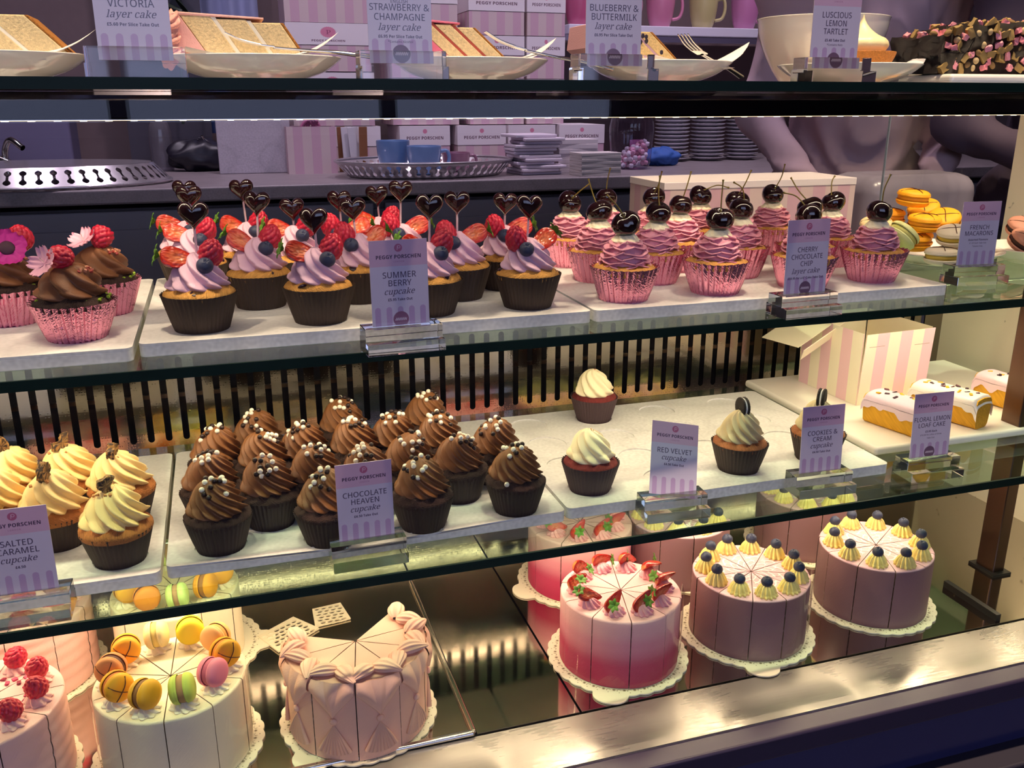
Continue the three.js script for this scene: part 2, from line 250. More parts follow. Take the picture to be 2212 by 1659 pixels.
// marble trays with round wells
function trayThing(label, x0, x1, zf, zb, topY, wells, bottom) {
  const w = x1 - x0 - 0.002, d = zf - zb, t = topY - bottom, well = 0.0025, cx = (x0 + x1) / 2, cz = (zf + zb) / 2, r = 0.008;
  const s = new THREE.Shape(); s.moveTo(-w / 2 + r, -d / 2); s.lineTo(w / 2 - r, -d / 2); s.absarc(w / 2 - r, -d / 2 + r, r, -Math.PI / 2, 0); s.lineTo(w / 2, d / 2 - r); s.absarc(w / 2 - r, d / 2 - r, r, 0, Math.PI / 2); s.lineTo(-w / 2 + r, d / 2); s.absarc(-w / 2 + r, d / 2 - r, r, Math.PI / 2, Math.PI); s.lineTo(-w / 2, -d / 2 + r); s.absarc(-w / 2 + r, -d / 2 + r, r, Math.PI, 1.5 * Math.PI);
  const s2 = s.clone();
  for (const [x, z] of wells) { const h = new THREE.Path(); h.absarc(x - cx, -(z - cz), 0.0272, 0, 2 * Math.PI, true); s.holes.push(h); }
  const up = extrude(s, well, 0, [], 28), low = extrude(s2, t - well - 0.0012, 0.0012);
  low.translate(0, 0, 0.0006); up.translate(0, 0, t - well);
  const g = merge([low, up]); g.rotateX(-Math.PI / 2); metreUV(g);
  single('marble_tray', label, 'tray', g, M.marble, [cx, bottom, cz]);
}
const grid = (xs, zs, off = 0) => xs.flatMap((x, i) => zs.map((z) => [x, z - (i % 2) * off]));
trayThing('white marble tray under the berry cupcakes', -0.089, 0.393, -0.926, -1.285, -0.229, BERRY, -0.2425);
trayThing('white marble tray under the cherry cupcakes', 0.395, 0.892, -0.926, -1.285, -0.229, CHERRY, -0.2425);
trayThing('white marble tray at the left under the flower cupcakes', -0.575, -0.092, -0.914, -1.285, -0.229, FLOWER, -0.2425);
trayThing('white marble tray under the chocolate cupcakes', -0.087, 0.353, -0.893, -1.225, -0.457, CHOC, -0.4705);
trayThing('white marble tray with mostly empty round wells', 0.355, 0.81, -0.897, -1.225, -0.457, grid([0.404, 0.507, 0.612, 0.73], [-0.947, -1.023, -1.102, -1.181]), -0.4705);
trayThing('white marble tray under the honeycomb cupcakes', -0.53, -0.09, -0.885, -1.225, -0.457, CARAMEL, -0.4705);
single('loaf_tray', 'smooth white tray under the loaf cakes and striped box', 'tray', box(0.42, 0.0125, 0.335, 0.005), mat('#f5efe4', 0.22), [1.04, -0.4703, -1.118]);
// ---------------------------------------------------------------- price cards in clear stands
function cardTex({ lines, script, small = [], badge, plainHead, name = true }) {
  const W = 264, H = 400, c = document.createElement('canvas'); c.width = W; c.height = H; const x = c.getContext('2d');
  x.fillStyle = '#cbc2dc'; x.fillRect(0, 0, W, H); x.fillStyle = '#cfaac8'; x.fillRect(0, 0, W, 118);
  for (let i = 0; i < 5; i++) { x.fillStyle = '#b79cc8'; x.fillRect(14 + i * 52, H - 84, 26, 84); x.beginPath(); x.arc(27 + i * 52, H - 84, 13, 0, 7); x.fill(); }
  x.textAlign = 'center'; x.textBaseline = 'middle';
  x.fillStyle = '#b35f86'; x.beginPath(); x.arc(W / 2, 36, 18, 0, 7); x.fill();
  x.strokeStyle = '#dab9d2'; x.lineWidth = 2.4; x.beginPath(); x.arc(W / 2 + 3, 32, 6, 0, 7); x.moveTo(W / 2 - 3, 26); x.lineTo(W / 2 - 5, 46); x.stroke();
  const ink = '#33264a';
  if (name) { x.fillStyle = '#3a2647'; x.font = 'bold 24px sans-serif'; x.fillText('PEGGY PORSCHEN', W / 2, 76, W - 20); x.font = '9px sans-serif'; x.fillStyle = '#a06a94'; x.fillText('L O N D O N', W / 2, 98); }
  x.fillStyle = ink; let y = 158; const f = lines.length > 2 ? 36 : 38;
  for (const l of lines) { const fs = l.startsWith('~') ? 18 : f; x.font = fs + 'px sans-serif'; x.fillText(l.replace('~', ''), W / 2, y, W - 16); y += fs === 18 ? 24 : 37; }
  if (script) { x.save(); x.translate(W / 2, y + 2); x.transform(1, 0, -0.32, 1, 0, 0); x.font = '36px serif'; x.fillText(script, 0, 0, W - 60); x.restore(); y += 36; }
  x.font = 'bold 16px sans-serif'; for (const s of small) { x.fillText(s, W / 2, y + 2, W - 20); y += 20; x.font = '13px sans-serif'; }
  if (badge) { x.fillStyle = badge; x.beginPath(); x.arc(W / 2, H - 38, 36, 0, 7); x.fill(); x.strokeStyle = '#cdbfd4'; x.lineWidth = 3; x.beginPath(); for (let i = 0; i <= 40; i++) x.lineTo(W / 2 - 26 + i * 1.3, H - 38 + 6 * Math.sin(i * 1.05)); x.stroke(); }
  const t = new THREE.CanvasTexture(c); t.colorSpace = THREE.SRGBColorSpace; t.anisotropy = 4; return t;
}
const standGeo = (() => { const pr = [[0.018, 0], [0.018, 0.012], [0.008, 0.012], [0.008, 0.0255], [-0.018, 0.0255], [-0.018, 0.0135], [-0.021, 0.0135], [-0.021, 0]]; const g = extrude(pr, 0.0784, 0.0006); g.translate(0, 0, -0.0392); g.rotateY(-Math.PI / 2); return g; })();
const cardEdge = mat('#e6dcec', 0.5);
function sign(label, at, ry, spec, lean = 0.05, drop = 0.0225, roll = 0) {
  const t = thing('price_card', label, 'sign', at, ry, 'price cards');
  part(t, 'acrylic_stand', standGeo, M.acrylic);
  const face = mat('#ffffff', 0.3, { map: cardTex(spec), clearcoat: 0.5, clearcoatRoughness: 0.15 });
  const g = new THREE.BoxGeometry(0.059, 0.088, 0.0006).translate(0, 0.044, 0);
  part(t, 'card', g, [cardEdge, cardEdge, cardEdge, cardEdge, face, cardEdge], [0, drop, -0.004], [-lean, 0, roll]);
}
const BG = '#6f5470', B2 = '#8d5f80';
sign('SUMMER BERRY price card in front of the berry cupcakes', [0.165, -0.2425, -0.878], 0.06, { lines: ['SUMMER', 'BERRY'], script: 'cupcake', small: ['£5.95 Take Out'], badge: B2 }, 0.03);
sign('CHERRY CHOCOLATE CHIP price card in front of the cherry cupcakes', [0.648, -0.2425, -0.889], 0.05, { lines: ['CHERRY', 'CHOCOLATE', 'CHIP'], script: 'layer cake', small: ['£59.95 for a 6" Cake Take Out'], badge: BG }, 0.03);
sign('FRENCH MACARONS price card by the macaron plate', [0.987, -0.2425, -0.982], -0.1, { lines: ['FRENCH', 'MACARONS'], small: ['Assorted Flavours', '£1.95 Each Take Out', '*Gluten free'] }, 0.03);
sign('SALTED CARAMEL price card at the lower left', [-0.209, -0.4705, -0.858], 0.0, { lines: ['SALTED', 'CARAMEL'], script: 'cupcake', small: ['£4.50'] }, 0.03);
sign('CHOCOLATE HEAVEN price card in front of the chocolate cupcakes', [0.118, -0.4705, -0.870], 0.02, { lines: ['CHOCOLATE', 'HEAVEN'], script: 'cupcake', small: ['£4.50 Take Out'] }, 0.03);
sign('tilted RED VELVET price card', [0.480, -0.4705, -0.872], -0.07, { lines: ['RED VELVET'], script: 'cupcake', small: ['£4.50 Take Out'] }, 0.5, 0.0225, -0.2);
sign('COOKIES & CREAM price card', [0.688, -0.4705, -0.877], -0.05, { lines: ['COOKIES &', 'CREAM'], script: 'cupcake', small: ['£4.50 Take Out'] }, 0.06);
sign('FLORAL LEMON LOAF CAKE price card', [0.855, -0.4705, -0.877], -0.05, { lines: ['FLORAL LEMON', 'LOAF CAKE'], small: ['£3.95 Each', '£18.00 for a Box of three', 'Take Out'], badge: BG }, 0.06);
const TOP = 0.0167;
sign('GLORIOUS VICTORIA price card on the top glass', [-0.055, TOP, -0.868], 0, { lines: ['GLORIOUS', 'VICTORIA'], script: 'layer cake', small: ['£5.60 Per Slice Take Out'] }, 0.04, 0.0148);
sign('ENGLISH STRAWBERRY & CHAMPAGNE price card on the top glass', [0.172, TOP, -0.868], 0, { lines: ['~ENGLISH', 'STRAWBERRY &', 'CHAMPAGNE'], script: 'layer cake', small: ['£6.95 Per Slice Take Out', '*Contains Alcohol'], badge: BG }, 0.02, 0.0148);
sign('BLUEBERRY & BUTTERMILK price card on the top glass', [0.384, TOP, -0.868], 0, { lines: ['BLUEBERRY &', 'BUTTERMILK'], script: 'layer cake', small: ['£6.95 Per Slice Take Out'], badge: BG }, 0.02, 0.0148);
sign('LUSCIOUS LEMON TARTLET price card on the top glass', [0.64, TOP, -0.868], 0, { lines: ['LUSCIOUS', 'LEMON', 'TARTLET'], small: ['£5.40 Take Out', '*Contains Nuts'], badge: BG }, 0.02, 0.0148);
// ---------------------------------------------------------------- cupcakes: shapes of their parts
function caseGeo(rb, rt, h, n, amp, wave, s) {
  const rows = [[0.0008, 0.0006, 0], [rb * 0.6, 0.0004, 0], [rb * 0.97, 0.0002, 0.2], [rb, 0.0012, 0.5], [mix(rb, rt, 0.33), h * 0.33, 0.85], [mix(rb, rt, 0.66), h * 0.66, 1], [rt, h, 1.25], [rt - 0.0007, h + 0.0001, 1.25], [rt - 0.003, h - 0.006, 1], [rt - 0.006, h - 0.013, 1]];
  const m = rows.length - 1;
  return surf(n * 4, m, (u, v) => {
    const [r, y, k] = rows[Math.round(v * m)], a = u * 2 * Math.PI, top = y > h * 0.9 ? 1 : y / h;
    const ph = u * n, tri = Math.abs((ph % 1) * 2 - 1) * 2 - 1, w = noise(Math.cos(a) * 1.4, Math.sin(a) * 1.4, s) * wave * top;
    const j = noise(Math.cos(a) * 9, Math.sin(a) * 9, s + 4 + y * 30) * amp * 0.8;
    const R = r + (tri * amp + j) * k + w * 0.6;
    return [R * Math.cos(a), y + (y > h * 0.9 ? w * 0.5 + tri * amp * 0.5 : 0), R * Math.sin(a)];
  });
}
function spongeGeo(r, y0, dome, s, rough = 0.0012) {
  return surf(44, 11, (u, v) => {
    const a = u * 2 * Math.PI, t = v, rad = t < 0.12 ? r * (0.97 + 0.25 * t) : r * Math.cos((t - 0.12) / 0.88 * Math.PI / 2) ** 0.75, y = t < 0.12 ? y0 - 0.004 + 0.03 * t : y0 + dome * Math.sin((t - 0.12) / 0.88 * Math.PI / 2);
    const k = noise(Math.cos(a) * rad * 160, Math.sin(a) * rad * 160, s + y * 90) * rough + noise(Math.cos(a) * 2, Math.sin(a) * 2, s) * rough;
    return [(rad + k) * Math.cos(a), y + k, (rad + k) * Math.sin(a)];
  });
}
// piped swirl: a dome whose ridges climb round it
function swirlGeo(R, H, { N = 10, K = 26, A = 0.17, s = 0, peak = 0.14, lean = 0.08, skew = 0.35, round = 1.75, pw = 0.62, crest = 0 } = {}) {
  const bend = s * 2.1;
  return surf(N * 14, 46, (u, v) => {
    const a = u * 2 * Math.PI;
    let rad, y;
    if (v < 0.06) { rad = R * (0.72 + 0.2 * v / 0.06); y = -0.002 * (1 - v / 0.06); }
    else { const t = (v - 0.06) / 0.94; y = H * (t * (1 - peak) + peak * t ** 4); rad = R * (0.92 + 0.1 * Math.sin(Math.min(1, t * 3.2) * Math.PI)) * Math.pow(Math.max(0, 1 - t ** round), pw) + 0.0006; }
    const ph = a * N - K * (y / H) + 0.9 * noise(Math.cos(a), Math.sin(a), s + y * 40), sk = ph + skew * Math.sin(ph);
    const ridge = mix(Math.abs(Math.cos(sk / 2)) - 0.62, 0.42 - Math.abs(Math.sin(sk / 2)), crest);
    const fade = sm(0, 0.1, y / H) * 0.6 + 0.4, k = 1 + A * ridge * fade * (0.55 + 0.45 * rad / R) + 0.05 * noise(Math.cos(a) * 1.6, Math.sin(a) * 1.6, s + y * 60);
    const lx = lean * y * Math.cos(bend) * (y / H), lz = lean * y * Math.sin(bend) * (y / H);
    return [rad * k * Math.cos(a) + lx, y, rad * k * Math.sin(a) + lz];
  });
}
// petal piping: thin fins whose wavy edges run round a solid core and meet in loops
function ruffleGeo(R, H, s) {
  const dome = (t) => R * Math.pow(Math.max(0.02, 1 - (t * 0.86) ** 2.4), 0.55);
  const list = [surf(36, 10, (u, v) => { const a = u * 2 * Math.PI, r = Math.max(0.0004, (dome(v) - 0.0045) * (v > 0.99 ? 0 : 1)); return [r * Math.cos(a), H * v, r * Math.sin(a)]; })];
  const prof = [[-0.009, -0.0009], [-0.0012, -0.0008], [-0.0003, -0.0006], [0, 0], [-0.0003, 0.0006], [-0.0012, 0.0008], [-0.009, 0.0009]], L = 6;
  for (let l = 0; l < L; l++) {
    const n = l < 3 ? 6 : l < 5 ? 5 : 4, t0 = 0.06 + 0.165 * l;
    list.push(surf(n * 26, prof.length - 1, (u, v) => {
      const [dr, dy] = prof[Math.round(v * (prof.length - 1))], j = noise(u * 7, l, s), w = u * n * 2 * Math.PI + (l % 2) * Math.PI + j * 2.2, a = u * 2 * Math.PI + s + (0.8 / n) * Math.sin(2 * w) + 0.12 * noise(u * 5, l * 3, s);
      const y = H * t0 + H * 0.085 * Math.sin(w) * (1 + 0.4 * j), r = dome(clamp(y / H, 0, 1)) + 0.0014 * Math.cos(w * 2) + 0.001 * j + dr * (1 - 0.3 * l / L);
      return [Math.max(0.0005, r) * Math.cos(a), Math.max(-0.001, y + dy), Math.max(0.0005, r) * Math.sin(a)];
    }, { flip: false }));
  }
  return merge(list);
}
// ---------------------------------------------------------------- fruit and other toppings
const heartGeo = () => once('heart', () => {
  const W = 0.0155, out = (t) => [W * (16 * Math.sin(t) ** 3) / 16.5, W * (13 * Math.cos(t) - 5 * Math.cos(2 * t) - 2 * Math.cos(3 * t) - Math.cos(4 * t)) / 15.5];
  const half = (z) => surf(56, 9, (u, v) => { const [x, y] = out(u * 2 * Math.PI), r = Math.cos(v * Math.PI / 2), hgt = Math.sin(v * Math.PI / 2) ** 0.9; return [x * r, (y - 0.002) * r + 0.002, z * 0.0085 * hgt]; }, { flip: z < 0 });
  return merge([half(1), half(-1)]);
});
const raspGeo = (hollow) => once('rasp' + hollow, () => {
  const C = []; for (let i = 0; i < 64; i++) { const y = 1 - 2 * (i + 0.5) / 64, r = Math.sqrt(1 - y * y), a = i * 2.39996; C.push([r * Math.cos(a), y, r * Math.sin(a)]); }
  return ball(40, (x, y, z) => {
    let d = -1; for (const c of C) d = Math.max(d, x * c[0] + y * c[1] + z * c[2]);
    let k = 1 + 0.2 * Math.sqrt(Math.max(0, 1 - (1 - d) / 0.038)) - 0.12; const taper = 1 - 0.16 * y;
    let yy = y * 1.12 * k; if (hollow && y < -0.6) yy = mix(yy, -0.1, sm(-0.72, -0.92, y));
    return [0.0105 * x * k * taper, 0.0105 * yy, 0.0105 * z * k * taper];
  });
});
const blueGeo = () => once('blue', () => ball(22, (x, y, z) => {
  const a = Math.atan2(z, x), r = Math.hypot(x, z), star = 0.34 + 0.07 * Math.cos(5 * a); let k = 1;
  if (y > 0.5) { const rim = Math.exp(-(((r - star) / 0.09) ** 2)); k += 0.09 * rim; if (r < star) k -= 0.2 * sm(0, star, star - r); }
  return [0.0075 * x * k, 0.0068 * y * k, 0.0075 * z * k];
}));
// strawberry half, cut face towards +z, tip to -y
const strawGeo = () => once('straw', () => {
  const prof = (v) => 0.86 * Math.pow(v, 0.58) * Math.pow(Math.max(0, 1 - v ** 5), 0.5), S = 0.0145, Y = (v) => S * mix(-1.3, 1.0, v);
  const back = surf(40, 30, (u, v) => { const a = Math.PI + u * Math.PI, r = prof(v), pit = 1 - 0.035 * Math.max(0, Math.sin(u * 40 + (Math.floor(v * 13) % 2) * 1.57) * Math.sin(v * 41)); return [S * r * pit * Math.cos(a), Y(v), S * r * pit * Math.sin(a) * 0.95]; }, { closed: false, color: (u, v) => (Math.sin(u * 40 + (Math.floor(v * 13) % 2) * 1.57) * Math.sin(v * 41) > 0.8 ? [0.55, 0.25, 0.05] : v > 0.94 ? [0.6, 0.2, 0.06] : [0.42, 0.011, 0.01]) });
  const face = surf(36, 36, (u, v) => { const r = prof(v), x = (u * 2 - 1), d = Math.hypot(x * 0.8, (v - 0.6) * 1.9); return [S * r * x, Y(v), S * (0.05 * (1 - x * x) - 0.09 * Math.exp(-((d / 0.28) ** 2)) + 0.045 * noise(x * 5, v * 9, 3))]; }, { closed: false, flip: true, color: (u, v) => { const x = Math.abs(u * 2 - 1), d = Math.hypot(x * 0.8, (v - 0.6) * 1.7), ray = 0.5 + 0.5 * Math.sin(Math.atan2(v - 0.6, u * 2 - 1) * 22 + 3 * noise(u * 6, v * 6, 1)); if (x > 0.9) return [0.4, 0.012, 0.01]; const p = clamp(0.75 - d) + 0.22 * ray * sm(0.1, 0.35, d) * sm(0.85, 0.5, d); return [mix(0.5, 0.72, p), mix(0.018, 0.24, p * p * 1.6), mix(0.008, 0.09, p * p * 1.6)]; } });
  return merge([back, face]);
});
const calyxGeo = () => once('calyx', () => {
  const list = [];
  for (let i = 0; i < 6; i++) { const a = i * 1.047, L = 0.009; list.push(moved(surf(5, 6, (u, v) => { const w = 0.0028 * Math.sin(Math.PI * (0.12 + 0.86 * v)) , x = (u * 2 - 1) * w; return [x, 0.0035 * Math.sin(v * 2.2) + 0.0006 * (1 - Math.abs(u * 2 - 1)), L * v]; }, { closed: false }), 0, 0, 0, 0, a)); list.push(moved(surf(5, 6, (u, v) => { const w = 0.0028 * Math.sin(Math.PI * (0.12 + 0.86 * v)), x = (u * 2 - 1) * w; return [x, 0.0035 * Math.sin(v * 2.2) - 0.0003, L * v]; }, { closed: false, flip: true }), 0, 0, 0, 0, a)); }
  return merge(list);
});
function strawberry(parent, at, rot, scale = 1, leaf = true) { const s = part(parent, 'strawberry', strawGeo(), M.fruit, at, rot, scale); if (leaf && parent.isGroup) { part(s, 'calyx', calyxGeo(), M.leaf, [0, 0.0148, -0.004]); } return s; }
const cherryGeo = () => once('cherry', () => ball(26, (x, y, z) => {
  const r = Math.hypot(x, z), dim = y > 0 ? 0.36 * Math.exp(-((r / 0.3) ** 2)) : 0, cleft = 0.07 * Math.exp(-((x / 0.16) ** 2)) * sm(-0.6, 0.4, y) * (z > 0 ? 1 : 0.3);
  const k = 1 - cleft; return [0.0138 * x * k * (1 + 0.06 * y), 0.0118 * (y * k - dim), 0.0128 * z * k];
}));
const pearl = () => once('pearl', () => indexed(new THREE.IcosahedronGeometry(0.0032, 2)));
function shardGeo(s) {                                 // a broken slab of honeycomb: dark coating, golden pores
  const pts = []; for (let i = 0; i < 9; i++) { const a = i / 9 * 6.283, r = 0.0085 + 0.0045 * noise(Math.cos(a) * 2.3, Math.sin(a) * 2.3, s) * 2; pts.push([r * Math.cos(a) * 0.95, r * Math.sin(a) * 1.3]); }
  const g = surf(36, 14, (u, v) => { const f = u * 9, i = Math.floor(f) % 9, t = f - Math.floor(f), p = pts[i], q = pts[(i + 1) % 9], x = mix(p[0], q[0], t), y = mix(p[1], q[1], t), e = v * 2 - 1, k = Math.abs(e) > 0.55 ? Math.sqrt(Math.max(0, 1 - ((Math.abs(e) - 0.55) / 0.45) ** 2)) * 0.98 + 0.02 : 1, n = 0.0011 * noise(x * 420, y * 420, e * 3 + s); return [x * k + n, y * k + n, 0.0042 * clamp(e * 1.9, -1, 1) + n * 1.3]; }, { color: (u, v, p) => { const n = noise(p[0] * 330, p[1] * 330, p[2] * 330 + s) + 0.5 * noise(p[0] * 800, p[1] * 800, s); return n > 0.02 ? [0.42, 0.22, 0.06] : [0.035, 0.016, 0.009]; } });
  return g;
}
function chunkGeo(w, h, d, s, n = 3) {               // broken irregular lump
  const g = new THREE.BoxGeometry(w, h, d, n, n, n), P = g.attributes.position;
  for (let i = 0; i < P.count; i++) { const x = P.getX(i), y = P.getY(i), z = P.getZ(i), k = 0.3 * Math.min(w, h, d); P.setXYZ(i, x * (1 - 0.25 * (Math.abs(y) / h + Math.abs(z) / d) ** 2 * 0.5) + k * noise(x * 900 / 3, y * 300, z * 300 + s), y + k * noise(y * 300, z * 300, x * 300 + s + 9), z + k * noise(z * 300, x * 300, y * 300 + s + 5)); }
  g.computeVertexNormals(); return g;
}
function macaronGeos(R) {
  return once('mac' + R, () => ({
    top: surf(34, 9, (u, v) => { const a = u * 2 * Math.PI, e = v * Math.PI / 2, r = R * Math.cos(e) ** 0.62; return [r * Math.cos(a), 0.0062 + 0.0068 * Math.sin(e), r * Math.sin(a)]; }),
    foot: surf(60, 5, (u, v) => { const a = u * 2 * Math.PI, b = v * Math.PI, r = R * (0.985 + 0.035 * Math.sin(b)) * (1 + 0.02 * noise(u * 60, v * 6, 2)); return [r * Math.cos(a), 0.0032 + 0.0032 * v, r * Math.sin(a)]; }),
    fill: surf(30, 4, (u, v) => { const a = u * 2 * Math.PI, r = R * (0.9 + 0.05 * Math.sin(v * Math.PI)); return [r * Math.cos(a), -0.0034 + 0.0068 * v, r * Math.sin(a)]; }),
    drizzle: merge([tube([[-0.8, 0, -0.5], [-0.5, 0, -0.2], [-0.1, 0, 0.1], [0.3, 0, 0.3], [0.7, 0, 0.5]].map(([x, , z]) => [x * R, 0.0066 + 0.0068 * Math.sqrt(Math.max(0, 1 - Math.hypot(x, z) ** 3.2)), z * R]), 0.0005, 12, 4), tube([[0.4, 0, -0.8], [0.25, 0, -0.3], [0.0, 0, 0.1], [-0.3, 0, 0.5], [-0.45, 0, 0.75]].map(([x, , z]) => [x * R, 0.0067 + 0.0068 * Math.sqrt(Math.max(0, 1 - Math.hypot(x, z) ** 3.2)), z * R]), 0.0006, 14, 4)]),
  }));
}
function macaronParts(g, color, filling, R = 0.021, drizzle) {
  const m = macaronGeos(R), sh = mat(color, 0.62, { bumpMap: grainTex, bumpScale: 0.0003 });
  part(g, 'shell', m.top, sh); part(g, 'shell', m.top, sh, [0, 0, 0], [Math.PI, 0, 0]);
  part(g, 'ruffled_foot', m.foot, sh); part(g, 'ruffled_foot', m.foot, sh, [0, 0, 0], [Math.PI, 0, 0]);
  part(g, 'filling', m.fill, mat(filling, 0.6));
  if (drizzle) part(g, 'drizzle', m.drizzle, mat('#4a2412', 0.4));
  return g;
}
function macaronMesh(parent, name, color, filling, at, rot, R, drizzle) {    // as one piece of a cake: shell with filling as a sub-part
  const m = macaronGeos(R), s = part(parent, name, once('macWhole' + R, () => merge([m.top.clone(), moved(m.top.clone(), 0, 0, 0, Math.PI), m.foot.clone(), moved(m.foot.clone(), 0, 0, 0, Math.PI)])), mat(color, 0.6), at, rot);
  if (parent.isGroup) { part(s, 'filling', m.fill, mat(filling, 0.6)); if (drizzle) part(s, 'drizzle', m.drizzle, mat('#4a2412', 0.4)); }
  return s;
}
// ---------------------------------------------------------------- cupcakes: placing
const brownCase = [1, 2, 3].map((s) => caseGeo(0.0265, 0.0375, 0.0405, 44, 0.00075, 0.0016, s * 5));
const foilCase = [1, 2, 3].map((s) => caseGeo(0.0265, 0.0385, 0.0405, 30, 0.0017, 0.003, s * 9));
const ordinal = ['first', 'second', 'third', 'fourth', 'fifth', 'sixth', 'seventh', 'eighth'];

// summer berry: lilac swirl, strawberry, raspberry, blueberry, chocolate heart on a stick
{
  const swirls = [2, 5, 8].map((s) => swirlGeo(0.0282, 0.036, { N: 9, K: 15, A: 0.36, s, lean: 0.05, round: 2.1, pw: 0.55 }));
  const sp = [1, 2].map((s) => spongeGeo(0.0358, 0.0385, 0.0115, s));
  const make = (k, mir, dh) => {
    const g = proto(), m = mir;
    part(g, 'paper_case', brownCase[k % 3], M.caseBrown, [0, 0, 0], [0, k * 2.1, 0]);
    const spg = part(g, 'sponge', sp[k % 2], M.goldSponge, [0, 0, 0], [0, k * 1.3, 0]);
    for (let i = 0; i < 4; i++) { const a = k * 1.9 + i * 1.7, r = 0.026 + 0.003 * (i % 2); part(spg, 'baked_berry', once('bakedBerry', () => ball(8, (x, y, z) => [0.006 * x, 0.0022 * y, 0.005 * z])), mat('#2a1220', 0.35), [Math.cos(a) * r, 0.0445, Math.sin(a) * r], [0.3 * Math.sin(a), a, -0.3 * Math.cos(a)]); }
    part(g, 'frosting_swirl', swirls[k % 3], M.berryCream, [0, 0.0455, 0], [0, k * 0.9, 0]);
    strawberry(g, [-0.0155 * m, 0.0775, 0.006], [-0.5 + 0.2 * rr(-1, 1), 0.25 * m, (1.2 + rr(-0.25, 0.25)) * m], 1.25);
    const rasp = raspGeo(false);
    part(g, 'raspberry', rasp, M.rasp, [0.0155 * m, 0.081, 0.003], [0.3, 0, -0.25 * m], [1.12, 1.25, 1.12]);
    part(g, 'blueberry', blueGeo(), M.blue, [0.0085 * m, 0.0705, 0.0175], [0.6 + rr(-0.3, 0.3), 0, -0.2 * m], 1.12);
    const pick = part(g, 'pick_stick', once('pickStick', () => moved(new THREE.CylinderGeometry(0.0013, 0.0013, 0.05, 8), 0, 0.025, 0)), M.stick, [0.0015 * m, 0.062 + dh, -0.001], [0, rr(-0.45, 0.05), rr(-0.06, 0.06)]);
    part(pick, 'chocolate_heart', heartGeo(), M.heart, [0, 0.058, 0]);
    return g;
  };
    const words = ['leftmost in the front row', 'second in the front row, left of the card', 'half behind the SUMMER BERRY card', 'rightmost in the front row by the tray seam', 'second row, behind the leftmost one', 'second row, just left of the card', 'second row, right of the card', 'second row, at the right end', 'third row, above the leftmost one', 'third row, heart sunk low between two others', 'third row, tallest heart above the card', 'back row, second from the left', 'back row, leftmost, mostly hidden', 'third row, twin heart left of the card', 'back row, heart peeping out above the card'];
  BERRY.forEach(([x, z, m, dh], i) => copyOf(make(i, m, dh), 'summer_berry_cupcake', 'heart-topped berry cupcake, ' + words[i], 'cupcake', [x, T1, z], rr(-0.12, 0.12), 'berry cupcakes on the upper marble tray', 1.01));
}
// cherry: pink ruffles, vanilla dollop, glossy cherry with a stem, pink foil case
{
  const ruf = [1, 2, 3].map((s) => ruffleGeo(0.0285, 0.031, s * 2.3)), sp = [3, 4].map((s) => spongeGeo(0.036, 0.0365, 0.0085, s)), dol = swirlGeo(0.0155, 0.013, { N: 9, K: 8, A: 0.12, s: 3, peak: 0 });
  const stems = [[[0, 0, 0], [0.004, 0.013, 0.001], [0.011, 0.026, 0.002]], [[0, 0, 0], [0.004, 0.012, 0], [0.006, 0.03, 0]], [[0, 0, 0], [0.012, 0.012, 0.004], [0.027, 0.014, 0.008]], [[0, 0, 0], [-0.006, 0.015, 0], [-0.009, 0.03, 0.003]]];
  const stemGeos = stems.map((p) => tube(p, 0.0007, 12, 5, (t) => (t > 0.92 ? 1.8 : t < 0.06 ? 1.7 : 1)));
  const make = (k, rot) => {
    const g = proto();
    part(g, 'foil_case', foilCase[k % 3], M.caseFoil, [0, 0, 0], [0, k * 1.7, 0]);
    part(g, 'sponge', sp[k % 2], crumb('#d2984c'), [0, 0, 0], [0, k, 0]);
    part(g, 'frosting_ruffle', ruf[k % 3], M.ruffle, [0, 0.04, 0], [0, k * 1.1, 0]);
    part(g, 'vanilla_dollop', dol, M.vanilla, [0, 0.0675, 0]);
    const c = part(g, 'cherry', cherryGeo(), M.cherry, [rr(-0.002, 0.002), 0.0875, 0.001], [rr(-0.35, 0.5), rot, rr(-0.5, 0.5)], 1.2);
    part(c, 'stem', stemGeos[k % 4], M.stem, [0, 0.0075, 0], [0, rr(0, 6), 0]);
    return g;
  };
    const words = ['leftmost in the front row', 'second in the front row', 'front row, half behind the CHERRY CHOCOLATE CHIP card', 'rightmost at the tray corner', 'second row, leftmost', 'second row, just right of the front leftmost one', 'second row, left of the card', 'second row, right above the card', 'back left corner of the group', 'third row, middle of the group', 'third row, right of the card', 'third row, above the left edge of the card', 'back row, second from the left', 'back row, third from the left', 'back row, fourth from the left', 'back row, rightmost'];
  CHERRY.forEach(([x, z], i) => copyOf(make(i, i * 2.2), 'cherry_cupcake', 'pink ruffled cherry cupcake, ' + words[i], 'cupcake', [x, T1, z], 0, 'cherry cupcakes on the upper marble tray', 1.05));
}
